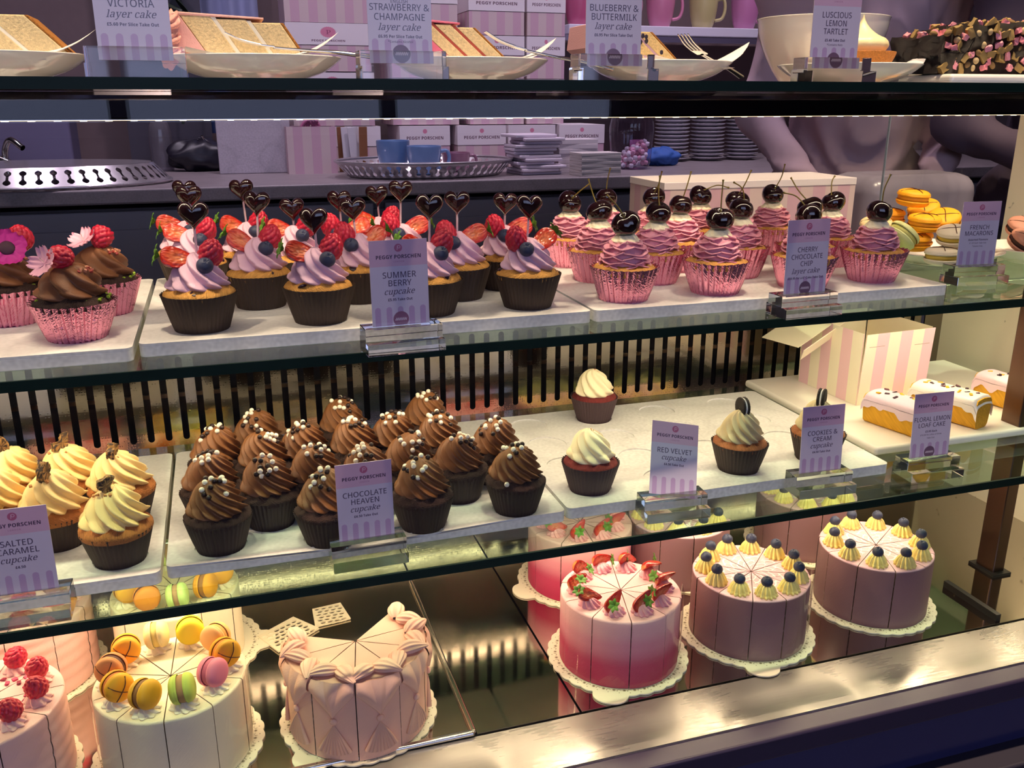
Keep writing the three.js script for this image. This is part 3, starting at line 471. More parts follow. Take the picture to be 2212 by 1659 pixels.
// chocolate cupcakes with flowers and raspberries in pink foil, at the left edge
{
  const sw = swirlGeo(0.0335, 0.038, { N: 6, K: 11, A: 0.4, s: 4, lean: 0.05, peak: 0.05, round: 2.4, pw: 0.5 }), sp = spongeGeo(0.0425, 0.043, 0.012, 6, 0.002), foil = caseGeo(0.03, 0.0445, 0.046, 30, 0.0021, 0.003, 17);
  const petal = (len, wid, frill) => surf(10, 10, (u, v) => { const x = u * 2 - 1, w = wid * Math.sin(Math.PI * Math.min(0.72, 0.08 + v * 0.66)), e = v > 0.9 ? frill * Math.abs((u * 7) % 1 - 0.5) : 0; return [x * w, 0.35 * len * v * v + 0.12 * wid * x * x + 0.0012 * Math.sin(u * 16) * v, len * v - e]; }, { closed: false });
  const pp = petal(0.016, 0.0105, 0.004), pk = petal(0.02, 0.008, 0.006), nut = once('nut', () => chunkGeo(0.003, 0.0025, 0.0035, 3, 2));
  const make = (k) => {
    const g = proto();
    part(g, 'foil_case', foil, M.caseFoil, [0, 0, 0], [0, k * 2, 0]); part(g, 'sponge', sp, M.choc); part(g, 'frosting_swirl', sw, M.mochaCream, [0, 0.051, 0], [0, 2.2 + k, 0]);
    for (let i = 0; i < 9; i++) { const a = rr(0, 6.28), r = rr(0.034, 0.04); part(g, 'pistachio_crumb', nut, mat('#8fae2c', 0.6), [r * Math.cos(a), 0.0495, r * Math.sin(a)], [rr(0, 3), rr(0, 3), 0]); }
    for (let i = 0; i < 12; i++) { const a = rr(-0.4, 1.2), r = rr(0.012, 0.02); part(g, 'nut_crumb', nut, mat(i % 3 ? '#c98a6a' : '#a33a34', 0.6), [r * Math.cos(a) + 0.006, 0.089 - r * 0.5, r * Math.sin(a)], [rr(0, 3), rr(0, 3), 0]); }
    part(g, 'raspberry', raspGeo(true), M.rasp, k === 1 ? [0.006, 0.099, 0.002] : [-0.004, 0.096, 0.006], k === 1 ? [2.5, 0, 0.4] : [1.9, 0.5, -0.9], 1.25);
    if (k === 2) { part(g, 'raspberry', raspGeo(false), M.rasp, [0.022, 0.104, -0.008], [0.5, 0, 0], 1.35); const f = part(g, 'pansy', merge([0, 1, 2, 3, 4].map((i) => moved(pp.clone(), 0, 0, 0.001, 0, i * 1.256))), mat('#c2268e', 0.6), [0.012, 0.096, 0.022], [1.1, 0.1, -0.15], 1.35); part(f, 'pansy_eye', once('eye', () => ball(8, (x, y, z) => [0.0065 * x, 0.0016 * y, 0.0065 * z])), mat('#3b0a2c', 0.6), [0, 0.0012, 0]); }
    else { const f = part(g, 'pink_flower', merge([0, 1, 2, 3, 4].map((i) => moved(pk.clone(), 0, 0, 0.001, 0, i * 1.256 + 0.3))), mat('#f3b3c6', 0.6), k === 0 ? [-0.02, 0.092, 0.012] : [-0.014, 0.096, 0.006], k === 0 ? [0.7, 0.3, 0.6] : [0.5, 0, 0.4], 0.95); part(f, 'stamen', tube([[0, 0, 0], [0.001, 0.006, 0], [0.003, 0.011, 0.001]], 0.0005, 6, 4), mat('#fff3e0', 0.5)); }
    return g;
  };
  ['in front, with a raspberry and pale flower', 'behind, with a hollow raspberry on top', 'at the left edge, with a magenta pansy'].forEach((w, i) => copyOf(make(i), 'flower_cupcake', 'chocolate flower cupcake in pink foil, ' + w, 'cupcake', [FLOWER[i][0], T1, FLOWER[i][1]], 0, 'flower cupcakes at the upper left', 0.88));
}
// chocolate swirl cupcakes with dark and pale sprinkle pearls
{
  const swirls = [1, 4, 7, 11].map((s) => swirlGeo(0.0305, 0.041, { N: 12, K: 22, A: 0.3, s, lean: 0.12, round: 2.3, pw: 0.5, peak: 0.06, crest: 0.7 })), sp = [8, 9].map((s) => spongeGeo(0.0372, 0.0395, 0.011, s, 0.0018));
  const make = (k) => {
    const g = proto();
    part(g, 'paper_case', brownCase[k % 3], mat('#35231c', 0.62), [0, 0, 0], [0, k, 0]);
    part(g, 'sponge', sp[k % 2], M.choc, [0, 0, 0], [0, k * 2, 0]);
    const turn = k * 1.15, s = part(g, 'frosting_swirl', swirls[k % 4], M.chocCream, [0, 0.0465, 0], [0, turn, 0]), P = swirls[k % 4].attributes.position;
    const fx = rr(-0.008, 0.006), fz = rr(0.0, 0.009), placed = []; let tries = 0;
    while (placed.length < 13 && tries++ < 400) {
      const i = Math.floor(rnd() * P.count), c = Math.cos(turn), sn = Math.sin(turn), x = P.getX(i) * c + P.getZ(i) * sn, z = -P.getX(i) * sn + P.getZ(i) * c, y = P.getY(i);
      if (y < 0.023 || Math.hypot(x - fx, z - fz) > 0.0155 || placed.some((q) => Math.hypot(q[0] - x, q[1] - y, q[2] - z) < 0.0052)) continue;
      placed.push([x, y, z]); const r = Math.hypot(x, z) || 1;
      part(g, 'sprinkle_pearl', pearl(), placed.length % 2 ? M.pearlW : M.pearlB, [x + x / r * 0.001, y + 0.0478, z + z / r * 0.001]);
    }
    return g;
  };
    const words = ['front left corner of the tray', 'second back in the left column', 'third back in the left column', 'back of the second column', 'front of the second column', 'middle of the second column', 'back of the third column', 'middle of the third column', 'front of the third column, left of the card', 'back of the fourth column', 'middle of the fourth column', 'front of the fourth column, above the card', 'back of the fifth column', 'middle of the fifth column', 'front of the fifth column, right of the card', 'back of the sixth column', 'middle of the sixth column', 'front of the sixth column', 'back one at the right end', 'front right one with a pearl on its sponge'];
  CHOC.forEach(([x, z], i) => { const c = copyOf(make(i), 'chocolate_cupcake', 'chocolate swirl cupcake with pearls, ' + words[i], 'cupcake', [x, T2, z], 0, 'chocolate cupcakes on the lower marble tray', 0.93); if (i === 19) part(c, 'sprinkle_pearl', pearl(), M.pearlW, [-0.02, 0.048, 0.027]); });
}
// caramel cupcakes with chocolate honeycomb
{
  const swirls = [3, 6].map((s) => swirlGeo(0.032, 0.042, { N: 10, K: 17, A: 0.36, s, lean: 0.1, crest: 0.35, round: 2.2, pw: 0.52, peak: 0.05 })), sp = spongeGeo(0.0385, 0.04, 0.012, 5, 0.0012);
  const spots = CARAMEL.map((p, i) => [...p, ['front right, with a tall dark honeycomb shard', 'second column, flat honeycomb piece', 'behind the front right one', 'back of the second column', 'back left', 'middle left, cut by the picture edge', 'behind the SALTED CARAMEL card'][i]]);
  spots.forEach(([x, z, w], k) => {
    const g = proto();
    part(g, 'paper_case', brownCase[k % 3], M.caseBrown, [0, 0, 0], [0, k, 0]); part(g, 'sponge', sp, M.toffee, [0, 0, 0], [0, k * 2, 0]); part(g, 'frosting_swirl', swirls[k % 2], M.caramelCream, [0, 0.0465, 0], [0, k * 1.4, 0]);
    part(g, 'honeycomb_shard', once('shard' + k, () => shardGeo(k * 3.7)), mat('#ffffff', 0.55, { vertexColors: true, bumpMap: crumbTex, bumpScale: 0.001 }), [-0.004, 0.0925, 0.006], [rr(-0.3, 0.1), [0.3, 1.0, 1.2, 0.5, 0.2, 1.3, 0.6][k], rr(-0.5, 0.5)]);
    for (let i = 0; i < 7; i++) part(g, 'caramel_crumb', once('crumbBit', () => chunkGeo(0.003, 0.0024, 0.003, 6, 2)), mat('#c98c4e', 0.6), [rr(-0.018, 0.006), rr(0.078, 0.084), rr(0.002, 0.016)], [rr(0, 3), rr(0, 3), 0]);
    copyOf(g, 'caramel_cupcake', 'cream swirl honeycomb cupcake, ' + w, 'cupcake', [x, T2, z], 0, 'honeycomb cupcakes at the lower left', 0.95);
  });
}
// red velvet and cookie cupcakes
{
  const sw = [2, 9].map((s) => swirlGeo(0.028, 0.04, { N: 8, K: 12, A: 0.3, s, lean: 0.1, round: 2.2, pw: 0.52, peak: 0.05 })), sp = spongeGeo(0.0358, 0.0385, 0.009, 7, 0.0008);
  [[0.404, -0.947, 'in the front row beside the RED VELVET card'], [0.507, -1.181, 'standing alone at the back of the tray']].forEach(([x, z, w], k) => {
    const g = proto(); part(g, 'paper_case', brownCase[k], M.caseDusk); part(g, 'sponge', sp, M.redSponge); part(g, 'frosting_swirl', sw[k], M.cheeseCream, [0, 0.045, 0], [0, k * 2 + 0.6, 0]);
    for (let i = 0; i < 14; i++) { const a = rr(0, 6.28), r = rr(0, 0.011); part(g, 'red_crumb', once('dust', () => indexed(new THREE.IcosahedronGeometry(0.0009, 0))), mat('#c8643c', 0.8), [r * Math.cos(a), 0.0855 - r * 0.7, r * Math.sin(a)]); }
    copyOf(g, 'red_velvet_cupcake', 'red sponge cupcake with pale swirl, ' + w, 'cupcake', [x, T2, z], 0, 'red velvet cupcakes', 0.93);
  });
  const sc = [4, 6].map((s) => swirlGeo(0.028, 0.042, { N: 11, K: 18, A: 0.34, s, lean: 0.06, crest: 0.5, round: 2.1, pw: 0.55, peak: 0.06 })), spc = spongeGeo(0.0365, 0.039, 0.009, 3, 0.0008);
  const disc = once('wafer', () => lathe(smoothRows([[0.0005, -0.0018], [0.0125, -0.0018], [0.0136, 0], [0.0125, 0.0018], [0.0005, 0.0018]], 12), 40, (a) => 1 + 0.018 * Math.cos(a * 22))), fillDisc = once('creamDisc', () => lathe([[0.0005, -0.0014], [0.0122, -0.0014], [0.0125, 0], [0.0122, 0.0014], [0.0005, 0.0014]], 30));
  [[0.612, -0.947, 1.5, 'with the cookie edge-on, alone on the tray'], [0.73, -0.947, 0.75, 'with the cookie angled, behind the COOKIES & CREAM card']].forEach(([x, z, t, w], k) => {
    const g = proto(); part(g, 'paper_case', brownCase[k + 1], mat('#3a2b26', 0.62)); part(g, 'sponge', spc, M.cocoa); part(g, 'frosting_swirl', sc[k], M.cookieCream, [0, 0.0455, 0], [0, k * 2, 0]);
    for (const s of [-1, 1]) part(g, 'cookie_wafer', disc, M.cookie, [s * 0.0031 * Math.sin(t), 0.09, s * 0.0031 * Math.cos(t)], [Math.PI / 2, 0, -t]);
    part(g, 'cookie_cream', fillDisc, M.white, [0, 0.09, 0], [Math.PI / 2, 0, -t]);
    copyOf(g, 'cookie_cupcake', 'beige swirl cookie cupcake ' + w, 'cupcake', [x, T2, z], 0, 'cookie cupcakes', 0.95);
  });
}
// ---------------------------------------------------------------- whole cakes, cut into slices, on scalloped boards
const CAKE_Y = DECK + 0.003;
function boardTex(R) {
  const n = 512, c = document.createElement('canvas'); c.width = c.height = n; const x = c.getContext('2d'); x.fillStyle = '#f2ead2'; x.fillRect(0, 0, n, n);
  x.strokeStyle = '#6b5a3c'; x.fillStyle = '#6b5a3c'; const k = n / (2.4 * R);
  for (let i = 0; i < 40; i++) { const a = i / 40 * 2 * Math.PI, r = R * 0.885 * k, px = n / 2 + r * Math.cos(a), py = n / 2 + r * Math.sin(a); x.lineWidth = 1.3; for (let j = 0; j < 4; j++) { x.beginPath(); x.moveTo(px - 5 * Math.cos(j * 0.79), py - 5 * Math.sin(j * 0.79)); x.lineTo(px + 5 * Math.cos(j * 0.79), py + 5 * Math.sin(j * 0.79)); x.stroke(); } const b = a + 0.079, qx = n / 2 + (r + 3) * Math.cos(b), qy = n / 2 + (r + 3) * Math.sin(b); x.beginPath(); x.arc(qx, qy, 6, b + 1.2, b + 4.2); x.stroke(); x.beginPath(); x.arc(n / 2 + (r + 11) * Math.cos(b), n / 2 + (r + 11) * Math.sin(b), 1.4, 0, 7); x.fill(); }
  const t = new THREE.CanvasTexture(c); t.colorSpace = THREE.SRGBColorSpace; t.wrapS = t.wrapT = THREE.ClampToEdgeWrapping; return t;
}
const BR = 0.093, boardMap = boardTex(BR), boardMat = mat('#ffffff', 0.4, { map: boardMap });
function boardGeo(tab) {
  const pts = [], n = 30 * 8; for (let i = 0; i < n; i++) { const a = i / n * 2 * Math.PI; let r = BR * (0.975 + 0.025 * Math.abs(Math.sin(a * 15))); let d = Math.abs(((a - tab + Math.PI * 3) % (2 * Math.PI)) - Math.PI); if (d < 0.24) r = Math.max(r, BR * (0.98 + 0.2 * Math.sqrt(Math.max(0, 1 - (d / 0.24) ** 2)))); pts.push([r * Math.cos(a), r * Math.sin(a)]); }
  const g = extrude(pts, 0.0018, 0), P = g.attributes.position, T = new Float32Array(P.count * 2); for (let i = 0; i < P.count; i++) { T[2 * i] = 0.5 + P.getX(i) / (2.4 * BR); T[2 * i + 1] = 0.5 + P.getY(i) / (2.4 * BR); }
  g.setAttribute('uv', new THREE.BufferAttribute(T, 2)); g.rotateX(-Math.PI / 2); return g;
}
function board(label, x, z, tab, y = DECK) { single('cake_board', label, 'cake board', boardGeo(tab), boardMat, [x, y + 0.0004, z], 0, 'scalloped cake boards'); }
// one slice standing on its base, centred on angle 0 (towards +x)
function sliceGeo(r, h, arc, col, { wall = 0, bevel = 0.003, rings = 0 } = {}) {
  const gap = 0.0003, out = 12, C = col || (() => [1, 1, 1]), list = [];
  const e = (t) => { const a = (t - 0.5) * (arc - gap * 2 / r); return a; };
  const prof = []; const nv = rings ? 28 : 12; for (let j = 0; j <= nv; j++) { const y = (h - bevel) * j / nv; prof.push([r + (rings ? 0.0013 * Math.abs(Math.sin(y / h * Math.PI * rings)) - 0.001 : 0), y]); } for (let j = 1; j <= 4; j++) { const b = j / 4 * Math.PI / 2; prof.push([r - bevel + bevel * Math.cos(b), h - bevel + bevel * Math.sin(b)]); } prof.push([r * 0.6, h], [r * 0.25, h], [gap * 3, h]);
  const m = prof.length - 1;
  list.push(surf(out, m, (u, v) => { const [R, y] = prof[Math.round(v * m)], a = e(u) * (R < r * 0.5 ? Math.max(0.2, 1 - 2 * gap / R / arc) : 1); return [R * Math.cos(a), y, R * Math.sin(a)]; }, { closed: false, color: (u, v, p) => C(p[1] / h, Math.hypot(p[0], p[2]) / r, v) }));
  return list[0];
}
function sliceSides(r, h, arc, cc) {                     // the two cut faces: sponge and cream in layers
  const list = [];
  for (const s of [-1, 1]) { const a = s * (arc / 2 - 0.0012 / r); list.push(surf(1, 40, (u, v) => { const R = mix(0.002, r - 0.0012, u); return [R * Math.cos(a), h * v * 0.992, R * Math.sin(a)]; }, { closed: false, flip: s < 0, color: (u, v) => { const k = (v * 4) % 1; return k > 0.82 ? [0.85, 0.62, 0.55] : cc.map((q) => q * (1 + 0.12 * Math.sin(v * 70))); } })); }
  return merge(list);
}
function rosetteGeo(R, H, N, K, s) { return swirlGeo(R, H, { N, K, A: 0.3, s, peak: 0.05, lean: 0, round: 2.4, pw: 0.55 }); }
const icing = mat('#ffffff', 0.45, { vertexColors: true, specularIntensity: 0.7, bumpMap: grainTex, bumpScale: 0.0003 }), cutMat = mat('#ffffff', 0.85, { vertexColors: true, bumpMap: crumbTex, bumpScale: 0.001 });
function cake(name, label, x, z, { r, h, n = 10, a0 = 0, skip = [], off = [0.0009, 0.0005, 0.0012, 0.0006], cutColor = [0.42, 0.27, 0.18], col, topping, sliceExtra, group, film, opts }) {
  const t = thing(name, label, 'cake', [x, CAKE_Y, z], 0, group), arc = 2 * Math.PI / n, g = sliceGeo(r, h, arc, col, opts), cs = sliceSides(r, h, arc, cutColor);
  for (let i = 0; i < n; i++) {
    if (skip.includes(i)) continue;
    const a = a0 + i * arc, s = new THREE.Group(); s.name = 'slice'; s.rotation.y = -a; const o = off[i % off.length]; s.position.set(o * Math.cos(a), 0, o * Math.sin(a)); t.add(s);
    const body = part(s, 'iced_slice', g, icing); part(s, 'cut_sides', cs, cutMat);
    if (sliceExtra) sliceExtra(s, i, body);
    if (topping) topping(s, i, a);
  }
  if (film) part(t, 'clear_film', surf(60, 3, (u, v) => { const a = film[0] + (film[1] - film[0]) * u, R = r + 0.0035 + 0.0012 * noise(u * 14, v * 2, film[2] || 1); return [R * Math.cos(a), 0.001 + (h + 0.006) * v, R * Math.sin(a)]; }, { closed: false }), M.film);
  return t;
}
const lin = (hex) => { const c = new THREE.Color(hex); return [c.r, c.g, c.b]; };
const grad = (stops) => (y) => { for (let i = 1; i < stops.length; i++) if (y <= stops[i][0]) { const t = sm(stops[i - 1][0], stops[i][0], y); return stops[i - 1][1].map((c, k) => mix(c, stops[i][1][k], t)); } return stops[stops.length - 1][1]; };
// strawberry ombre cakes
{
  const ombre = grad([[0, lin('#b01c50')], [0.3, lin('#c83a66')], [0.62, lin('#e795a6')], [0.85, lin('#f3b8bd')], [1, lin('#f6c3c6')]]), ros = rosetteGeo(0.0125, 0.011, 10, 7, 2), dots = [0.1, -0.3, 0.2, -0.1, 0.3];
  const top = (s, i, a) => { part(s, 'pink_rosette', ros, cream('#efabb4'), [0.055, 0.093, 0], [0, i, 0]); const b = strawGeo(), st = part(s, 'strawberry', b, M.fruit, [0.056, 0.107, 0.001], [0.5 + dots[i % 5], a + 0.3, (i % 2 ? 1.9 : 1.3) + dots[(i + 2) % 5]], 1.0); part(s, 'strawberry_leaf', calyxGeo(), M.leaf, [0.056 - 0.013 * Math.cos(i), 0.111, 0.009 * Math.sin(i * 2)], [0.6, i, 0.9]); };
  board('scalloped board under the front strawberry cake', 0.448, -0.942, 4.2);
  cake('strawberry_cake', 'pink ombre cake with strawberries, in the front row', 0.448, -0.94, { r: 0.077, h: 0.093, n: 10, a0: 0.25, col: (y) => ombre(y), topping: top, cutColor: [0.6, 0.28, 0.26], group: 'strawberry cakes', film: [0.2, 2.9, 2] });
  board('scalloped board under the rear strawberry cake', 0.472, -1.142, 3.3);
  cake('strawberry_cake', 'pink ombre strawberry cake standing behind the front one', 0.472, -1.14, { r: 0.077, h: 0.093, n: 10, a0: 0.1, col: (y) => ombre(y), topping: top, cutColor: [0.6, 0.28, 0.26], group: 'strawberry cakes' });
}
// blueberry cakes: mauve sides, lace print on top, yellow rosettes
{
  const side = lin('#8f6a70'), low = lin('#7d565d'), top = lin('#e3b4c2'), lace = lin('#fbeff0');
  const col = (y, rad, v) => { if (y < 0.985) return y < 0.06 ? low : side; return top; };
  const ros = rosetteGeo(0.0128, 0.0185, 13, 1.5, 5), H = 0.088;
  const topping = (s, i) => { const sx = 0.06; part(s, 'yellow_rosette', ros, cream('#f4e08f'), [sx, H - 0.001, 0], [0, i * 0.7, 0]); part(s, 'blueberry', blueGeo(), M.blue, [sx, H + 0.0192, 0.0005], [0.35 * Math.sin(i * 2.1), i, 0.35 * Math.cos(i * 1.7)], 1.0); };
  // lace curls printed in white icing on each slice top
  const curl = once('curl', () => merge([0, 1, 2, 3, 4].map((k) => { const r0 = 0.012 + k * 0.007, w = 0.0012; return surf(20, 1, (u, v) => { const t = u * 4.2 + k, R = r0 + 0.0035 * Math.sin(t * 1.3 + k) + (v - 0.5) * w * 2.2, a = (u - 0.5) * 0.42 + 0.05 * Math.sin(k * 2.2 + u * 5); return [R * Math.cos(a), H + 0.0005, R * Math.sin(a)]; }, { closed: false }); })));
  const extra = (s) => part(s, 'lace_icing', curl, cream('#fdf4f0'));
  board('scalloped board under the front left blueberry cake', 0.64, -0.94, 4.4);
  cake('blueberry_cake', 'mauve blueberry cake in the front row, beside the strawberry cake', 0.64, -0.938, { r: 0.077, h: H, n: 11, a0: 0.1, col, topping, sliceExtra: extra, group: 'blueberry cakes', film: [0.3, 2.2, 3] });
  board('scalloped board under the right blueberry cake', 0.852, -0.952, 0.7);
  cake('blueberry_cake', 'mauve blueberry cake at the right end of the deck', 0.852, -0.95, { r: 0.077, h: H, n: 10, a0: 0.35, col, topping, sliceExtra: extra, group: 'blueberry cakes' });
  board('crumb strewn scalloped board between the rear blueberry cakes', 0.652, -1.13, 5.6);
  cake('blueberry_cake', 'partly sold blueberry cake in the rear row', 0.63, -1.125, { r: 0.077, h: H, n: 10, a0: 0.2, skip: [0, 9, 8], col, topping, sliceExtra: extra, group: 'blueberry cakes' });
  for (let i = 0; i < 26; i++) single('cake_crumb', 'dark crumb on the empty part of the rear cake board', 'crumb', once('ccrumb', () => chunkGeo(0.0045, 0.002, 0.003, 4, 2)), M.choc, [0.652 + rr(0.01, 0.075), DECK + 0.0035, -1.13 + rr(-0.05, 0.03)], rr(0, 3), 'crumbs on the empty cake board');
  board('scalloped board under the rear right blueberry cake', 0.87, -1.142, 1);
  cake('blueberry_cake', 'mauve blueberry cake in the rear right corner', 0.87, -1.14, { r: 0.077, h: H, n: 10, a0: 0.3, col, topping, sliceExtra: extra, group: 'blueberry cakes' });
}
// macaron cakes
{
  const white = lin('#f6e8c8'), col = () => white, ros = rosetteGeo(0.0135, 0.008, 9, 6, 4), V = CAKE_Y;
  const place = (t, list, h) => {};
  const mk = (set) => (s, i, a) => { part(s, 'cream_rosette', ros, cream('#f7ecd0'), [0.06, 0.094, 0], [0, i, 0]); const [c, f, yaw, dz] = set[i % set.length]; if (c) { const m = macaronGeos(0.0152), w = part(s, 'macaron', once('macWhole', () => merge([m.top.clone(), moved(m.top.clone(), 0, 0, 0, Math.PI), m.foot.clone(), moved(m.foot.clone(), 0, 0, 0, Math.PI)])), mat(c, 0.6), [0.058, 0.114, 0], [0, 0, 0]); w.rotation.set(Math.PI / 2 - 0.15, 0, yaw - a, 'XYZ'); w.rotation.order = 'YXZ'; w.rotation.set(Math.PI / 2 - 0.12, yaw + a, dz || 0); const fl = part(s, 'macaron_filling', m.fill, mat(f, 0.6), [0.058, 0.114, 0]); fl.rotation.order = 'YXZ'; fl.rotation.copy(w.rotation); if (set === first && [0, 4, 5, 6].includes(i)) { const d = part(s, 'macaron_drizzle', m.drizzle, mat('#5a2c14', 0.4), [0.058, 0.114, 0]); d.rotation.copy(w.rotation); } } };
  // slice i sits at angle a0 + i * 36 degrees, counted from the right towards the viewer
  const first = [['#f2b21c', '#e08a1a', 0.5], ['#f08098', '#c85a78', 0.9], ['#c9d65a', '#b98a52', 1.5], ['#eaa81e', '#8a5a2a', 0.9], ['#f4ac18', '#c86a1c', 0.5], ['#e89a58', '#5a2c1a', -0.3], ['#f2a81a', '#c87a1e', 0.1], ['#f6e6a0', '#e8d070', 1.5], ['#f8dc2c', '#e0b020', 0.1], ['#f2b870', '#e0a050', -0.6]];
  board('scalloped board under the front macaron cake', -0.098, -0.926, 5.0);
  cake('macaron_cake', 'white cake crowned with bright macarons, in the front row', -0.098, -0.922, { r: 0.079, h: 0.094, n: 10, a0: 0.05, col, topping: mk(first), cutColor: [0.7, 0.55, 0.36], group: 'macaron cakes', film: [0.1, 3.0, 5] });
  const second = [['#f2a81a', '#c87a1e', 0.3], ['#f2a01a', '#a86a2a', 1.2], ['#cfe08a', '#b98a62', 1.5], ['#f0922a', '#8a4a1a', 0.2], ['#f2b21c', '#c87a1e', 0.4]];
  board('scalloped board under the rear macaron cake', -0.09, -1.125, 6.2);
  cake('macaron_cake', 'white macaron cake standing behind the front one', -0.1, -1.12, { r: 0.078, h: 0.094, n: 10, a0: 0.2, col, topping: mk(second), cutColor: [0.7, 0.55, 0.36], group: 'macaron cakes' });
}
// peach cake with piped swags, three slices sold
{
  const c = lin('#f1bfa8'), pk = cream('#f3c2ac'), shell = once('shellPipe', () => surf(40, 16, (u, v) => { const a = u * 2 * Math.PI, e = v, rad = 0.0115 * Math.pow(Math.sin(Math.PI * (0.03 + 0.94 * e)), 0.6) * (1 - 0.55 * e), k = 1 + 0.16 * Math.cos(a * 9); return [rad * k * Math.cos(a), 0.0055 + rad * 0.62 * k * Math.sin(a) + 0.003 * Math.sin(e * 3), -0.014 + 0.034 * e]; }));
  const fan = once('fan', () => merge([-4, -3, -2, -1, 0, 1, 2, 3, 4].map((k) => { const a = k * 0.13; return tube([[0, 0, 0], [0.001, -0.02 * Math.cos(a), 0.02 * Math.sin(a)], [0.0005, -0.037 * Math.cos(a), 0.034 * Math.sin(a)]], 0.0024, 8, 6, (t) => 0.35 + 0.9 * t); })));
  const bow = once('bow', () => ball(10, (x, y, z) => [0.003 * x, 0.004 * y, 0.0045 * z])), tail = once('tail', () => surf(24, 12, (u, v) => { const a = u * 2 * Math.PI, r = 0.007 * Math.pow(1 - v, 0.8) * (1 + 0.2 * Math.cos(a * 7)); return [r * 0.55 * Math.cos(a), 0.002 - 0.02 * v, r * Math.sin(a)]; }, { flip: true }));
  const swag = surf(64, 18, (u, v) => { const q = u * 2 - 1, a = q * 0.3, drop = 0.016 + 0.03 * Math.pow(1 - Math.abs(q), 1.1), y = 0.101 - drop * v, ps = Math.atan2(q * 0.024, y - 0.052), pl = Math.abs(Math.cos(ps * 9)), R = 0.0795 + 0.0065 * Math.sin(Math.PI * (0.18 + 0.8 * (1 - v))) + 0.0022 * pl * Math.sin(Math.PI * Math.min(1, 0.25 + v)) - (v > 0.97 ? 0.004 : 0); return [R * Math.cos(a), y, R * Math.sin(a)]; }, { closed: false });
  board('scalloped board under the peach cake', 0.104, -0.924, 3.95);
  cake('peach_cake', 'peach piped cake with swags and several slices gone', 0.104, -0.918, {
    r: 0.08, h: 0.1, n: 10, a0: 0.16, skip: [6, 7, 8], col: () => c, group: 'peach cakes',
    sliceExtra: (s, i) => {
      for (const k of [-1, 1]) part(s, 'piped_shell', shell, pk, [0.067, 0.098, k * 0.012], [0, k > 0 ? 0.5 : 2.4, 0.1], 1.05);
      part(s, 'swag', swag, pk);
      if (i % 1 === 0) { part(s, 'swag_point', tail, pk, [0.0815, 0.077, 0]); part(s, 'swag_bow', bow, pk, [0.0815, 0.052, 0]); part(s, 'shell_fan', fan, pk, [0.0802, 0.046, 0]); }
    },
  });
}
// raspberry cakes, ridged pink sides
{
  const c = lin('#f0c3bd'), ros = rosetteGeo(0.013, 0.009, 9, 6, 6), petal = once('driedPetal', () => chunkGeo(0.006, 0.0015, 0.004, 8, 2));
  const top = (s, i) => { part(s, 'pink_rosette', ros, cream('#f2c6c0'), [0.06, 0.096, 0], [0, i, 0]); part(s, 'raspberry', raspGeo(false), M.rasp, [0.06, 0.113, 0], [0.3, i, 0.2], 1.05); for (let k = 0; k < 3; k++) part(s, 'dried_petal', petal, mat(k % 2 ? '#8a1c3c' : '#c23a5e', 0.6), [rr(0.035, 0.055), 0.0975, rr(-0.014, 0.014)], [rr(-0.4, 0.4), rr(0, 3), 0]); };
  board('scalloped board under the front raspberry cake', -0.292, -0.932, 3);
  cake('raspberry_cake', 'pale pink raspberry cake cut by the left edge', -0.288, -0.928, { r: 0.082, h: 0.096, n: 10, a0: 0.2, col: () => c, topping: top, group: 'raspberry cakes', opts: { rings: 6 } });
  board('scalloped board under the rear raspberry cake', -0.285, -1.13, 1);
  cake('raspberry_cake', 'pale pink raspberry cake behind the other, at the left edge', -0.285, -1.128, { r: 0.082, h: 0.096, n: 10, a0: 0.0, col: () => c, topping: top, group: 'raspberry cakes', opts: { rings: 6 } });
}
// two scraps of lattice matting behind the peach cake
{
  const lattice = (w, d, s) => { const sh = new THREE.Shape([[-w / 2, -d / 2], [w / 2, -d / 2 + 0.004], [w / 2 - 0.006, d / 2], [-w / 2 + 0.003, d / 2 - 0.003]].map((p) => new THREE.Vector2(...p))), hs = []; for (let y = -d / 2 + 0.006; y < d / 2 - 0.006; y += 0.0075) for (let x = -w / 2 + 0.009; x < w / 2 - 0.009; x += 0.0095) { const h = new THREE.Path(); h.absellipse(x + (Math.round(y / 0.0075) % 2 ? 0.003 : 0), y, 0.0041, 0.0031, 0, 2 * Math.PI, true); hs.push(h); } const g = extrude(sh, 0.0022, 0, hs, 6); g.rotateX(-Math.PI / 2); return g; };
  single('lattice_mat', 'cream lattice mat scrap behind the peach cake, tilted left', 'mat', lattice(0.07, 0.055, 1), mat('#efe4c8', 0.5), [0.036, DECK + 0.001, -1.12], 0.55, 'lattice mat scraps');
  single('lattice_mat', 'cream lattice mat scrap behind the peach cake, square one', 'mat', lattice(0.05, 0.05, 2), mat('#efe4c8', 0.5), [0.097, DECK + 0.001, -1.15], 0.05, 'lattice mat scraps');
}
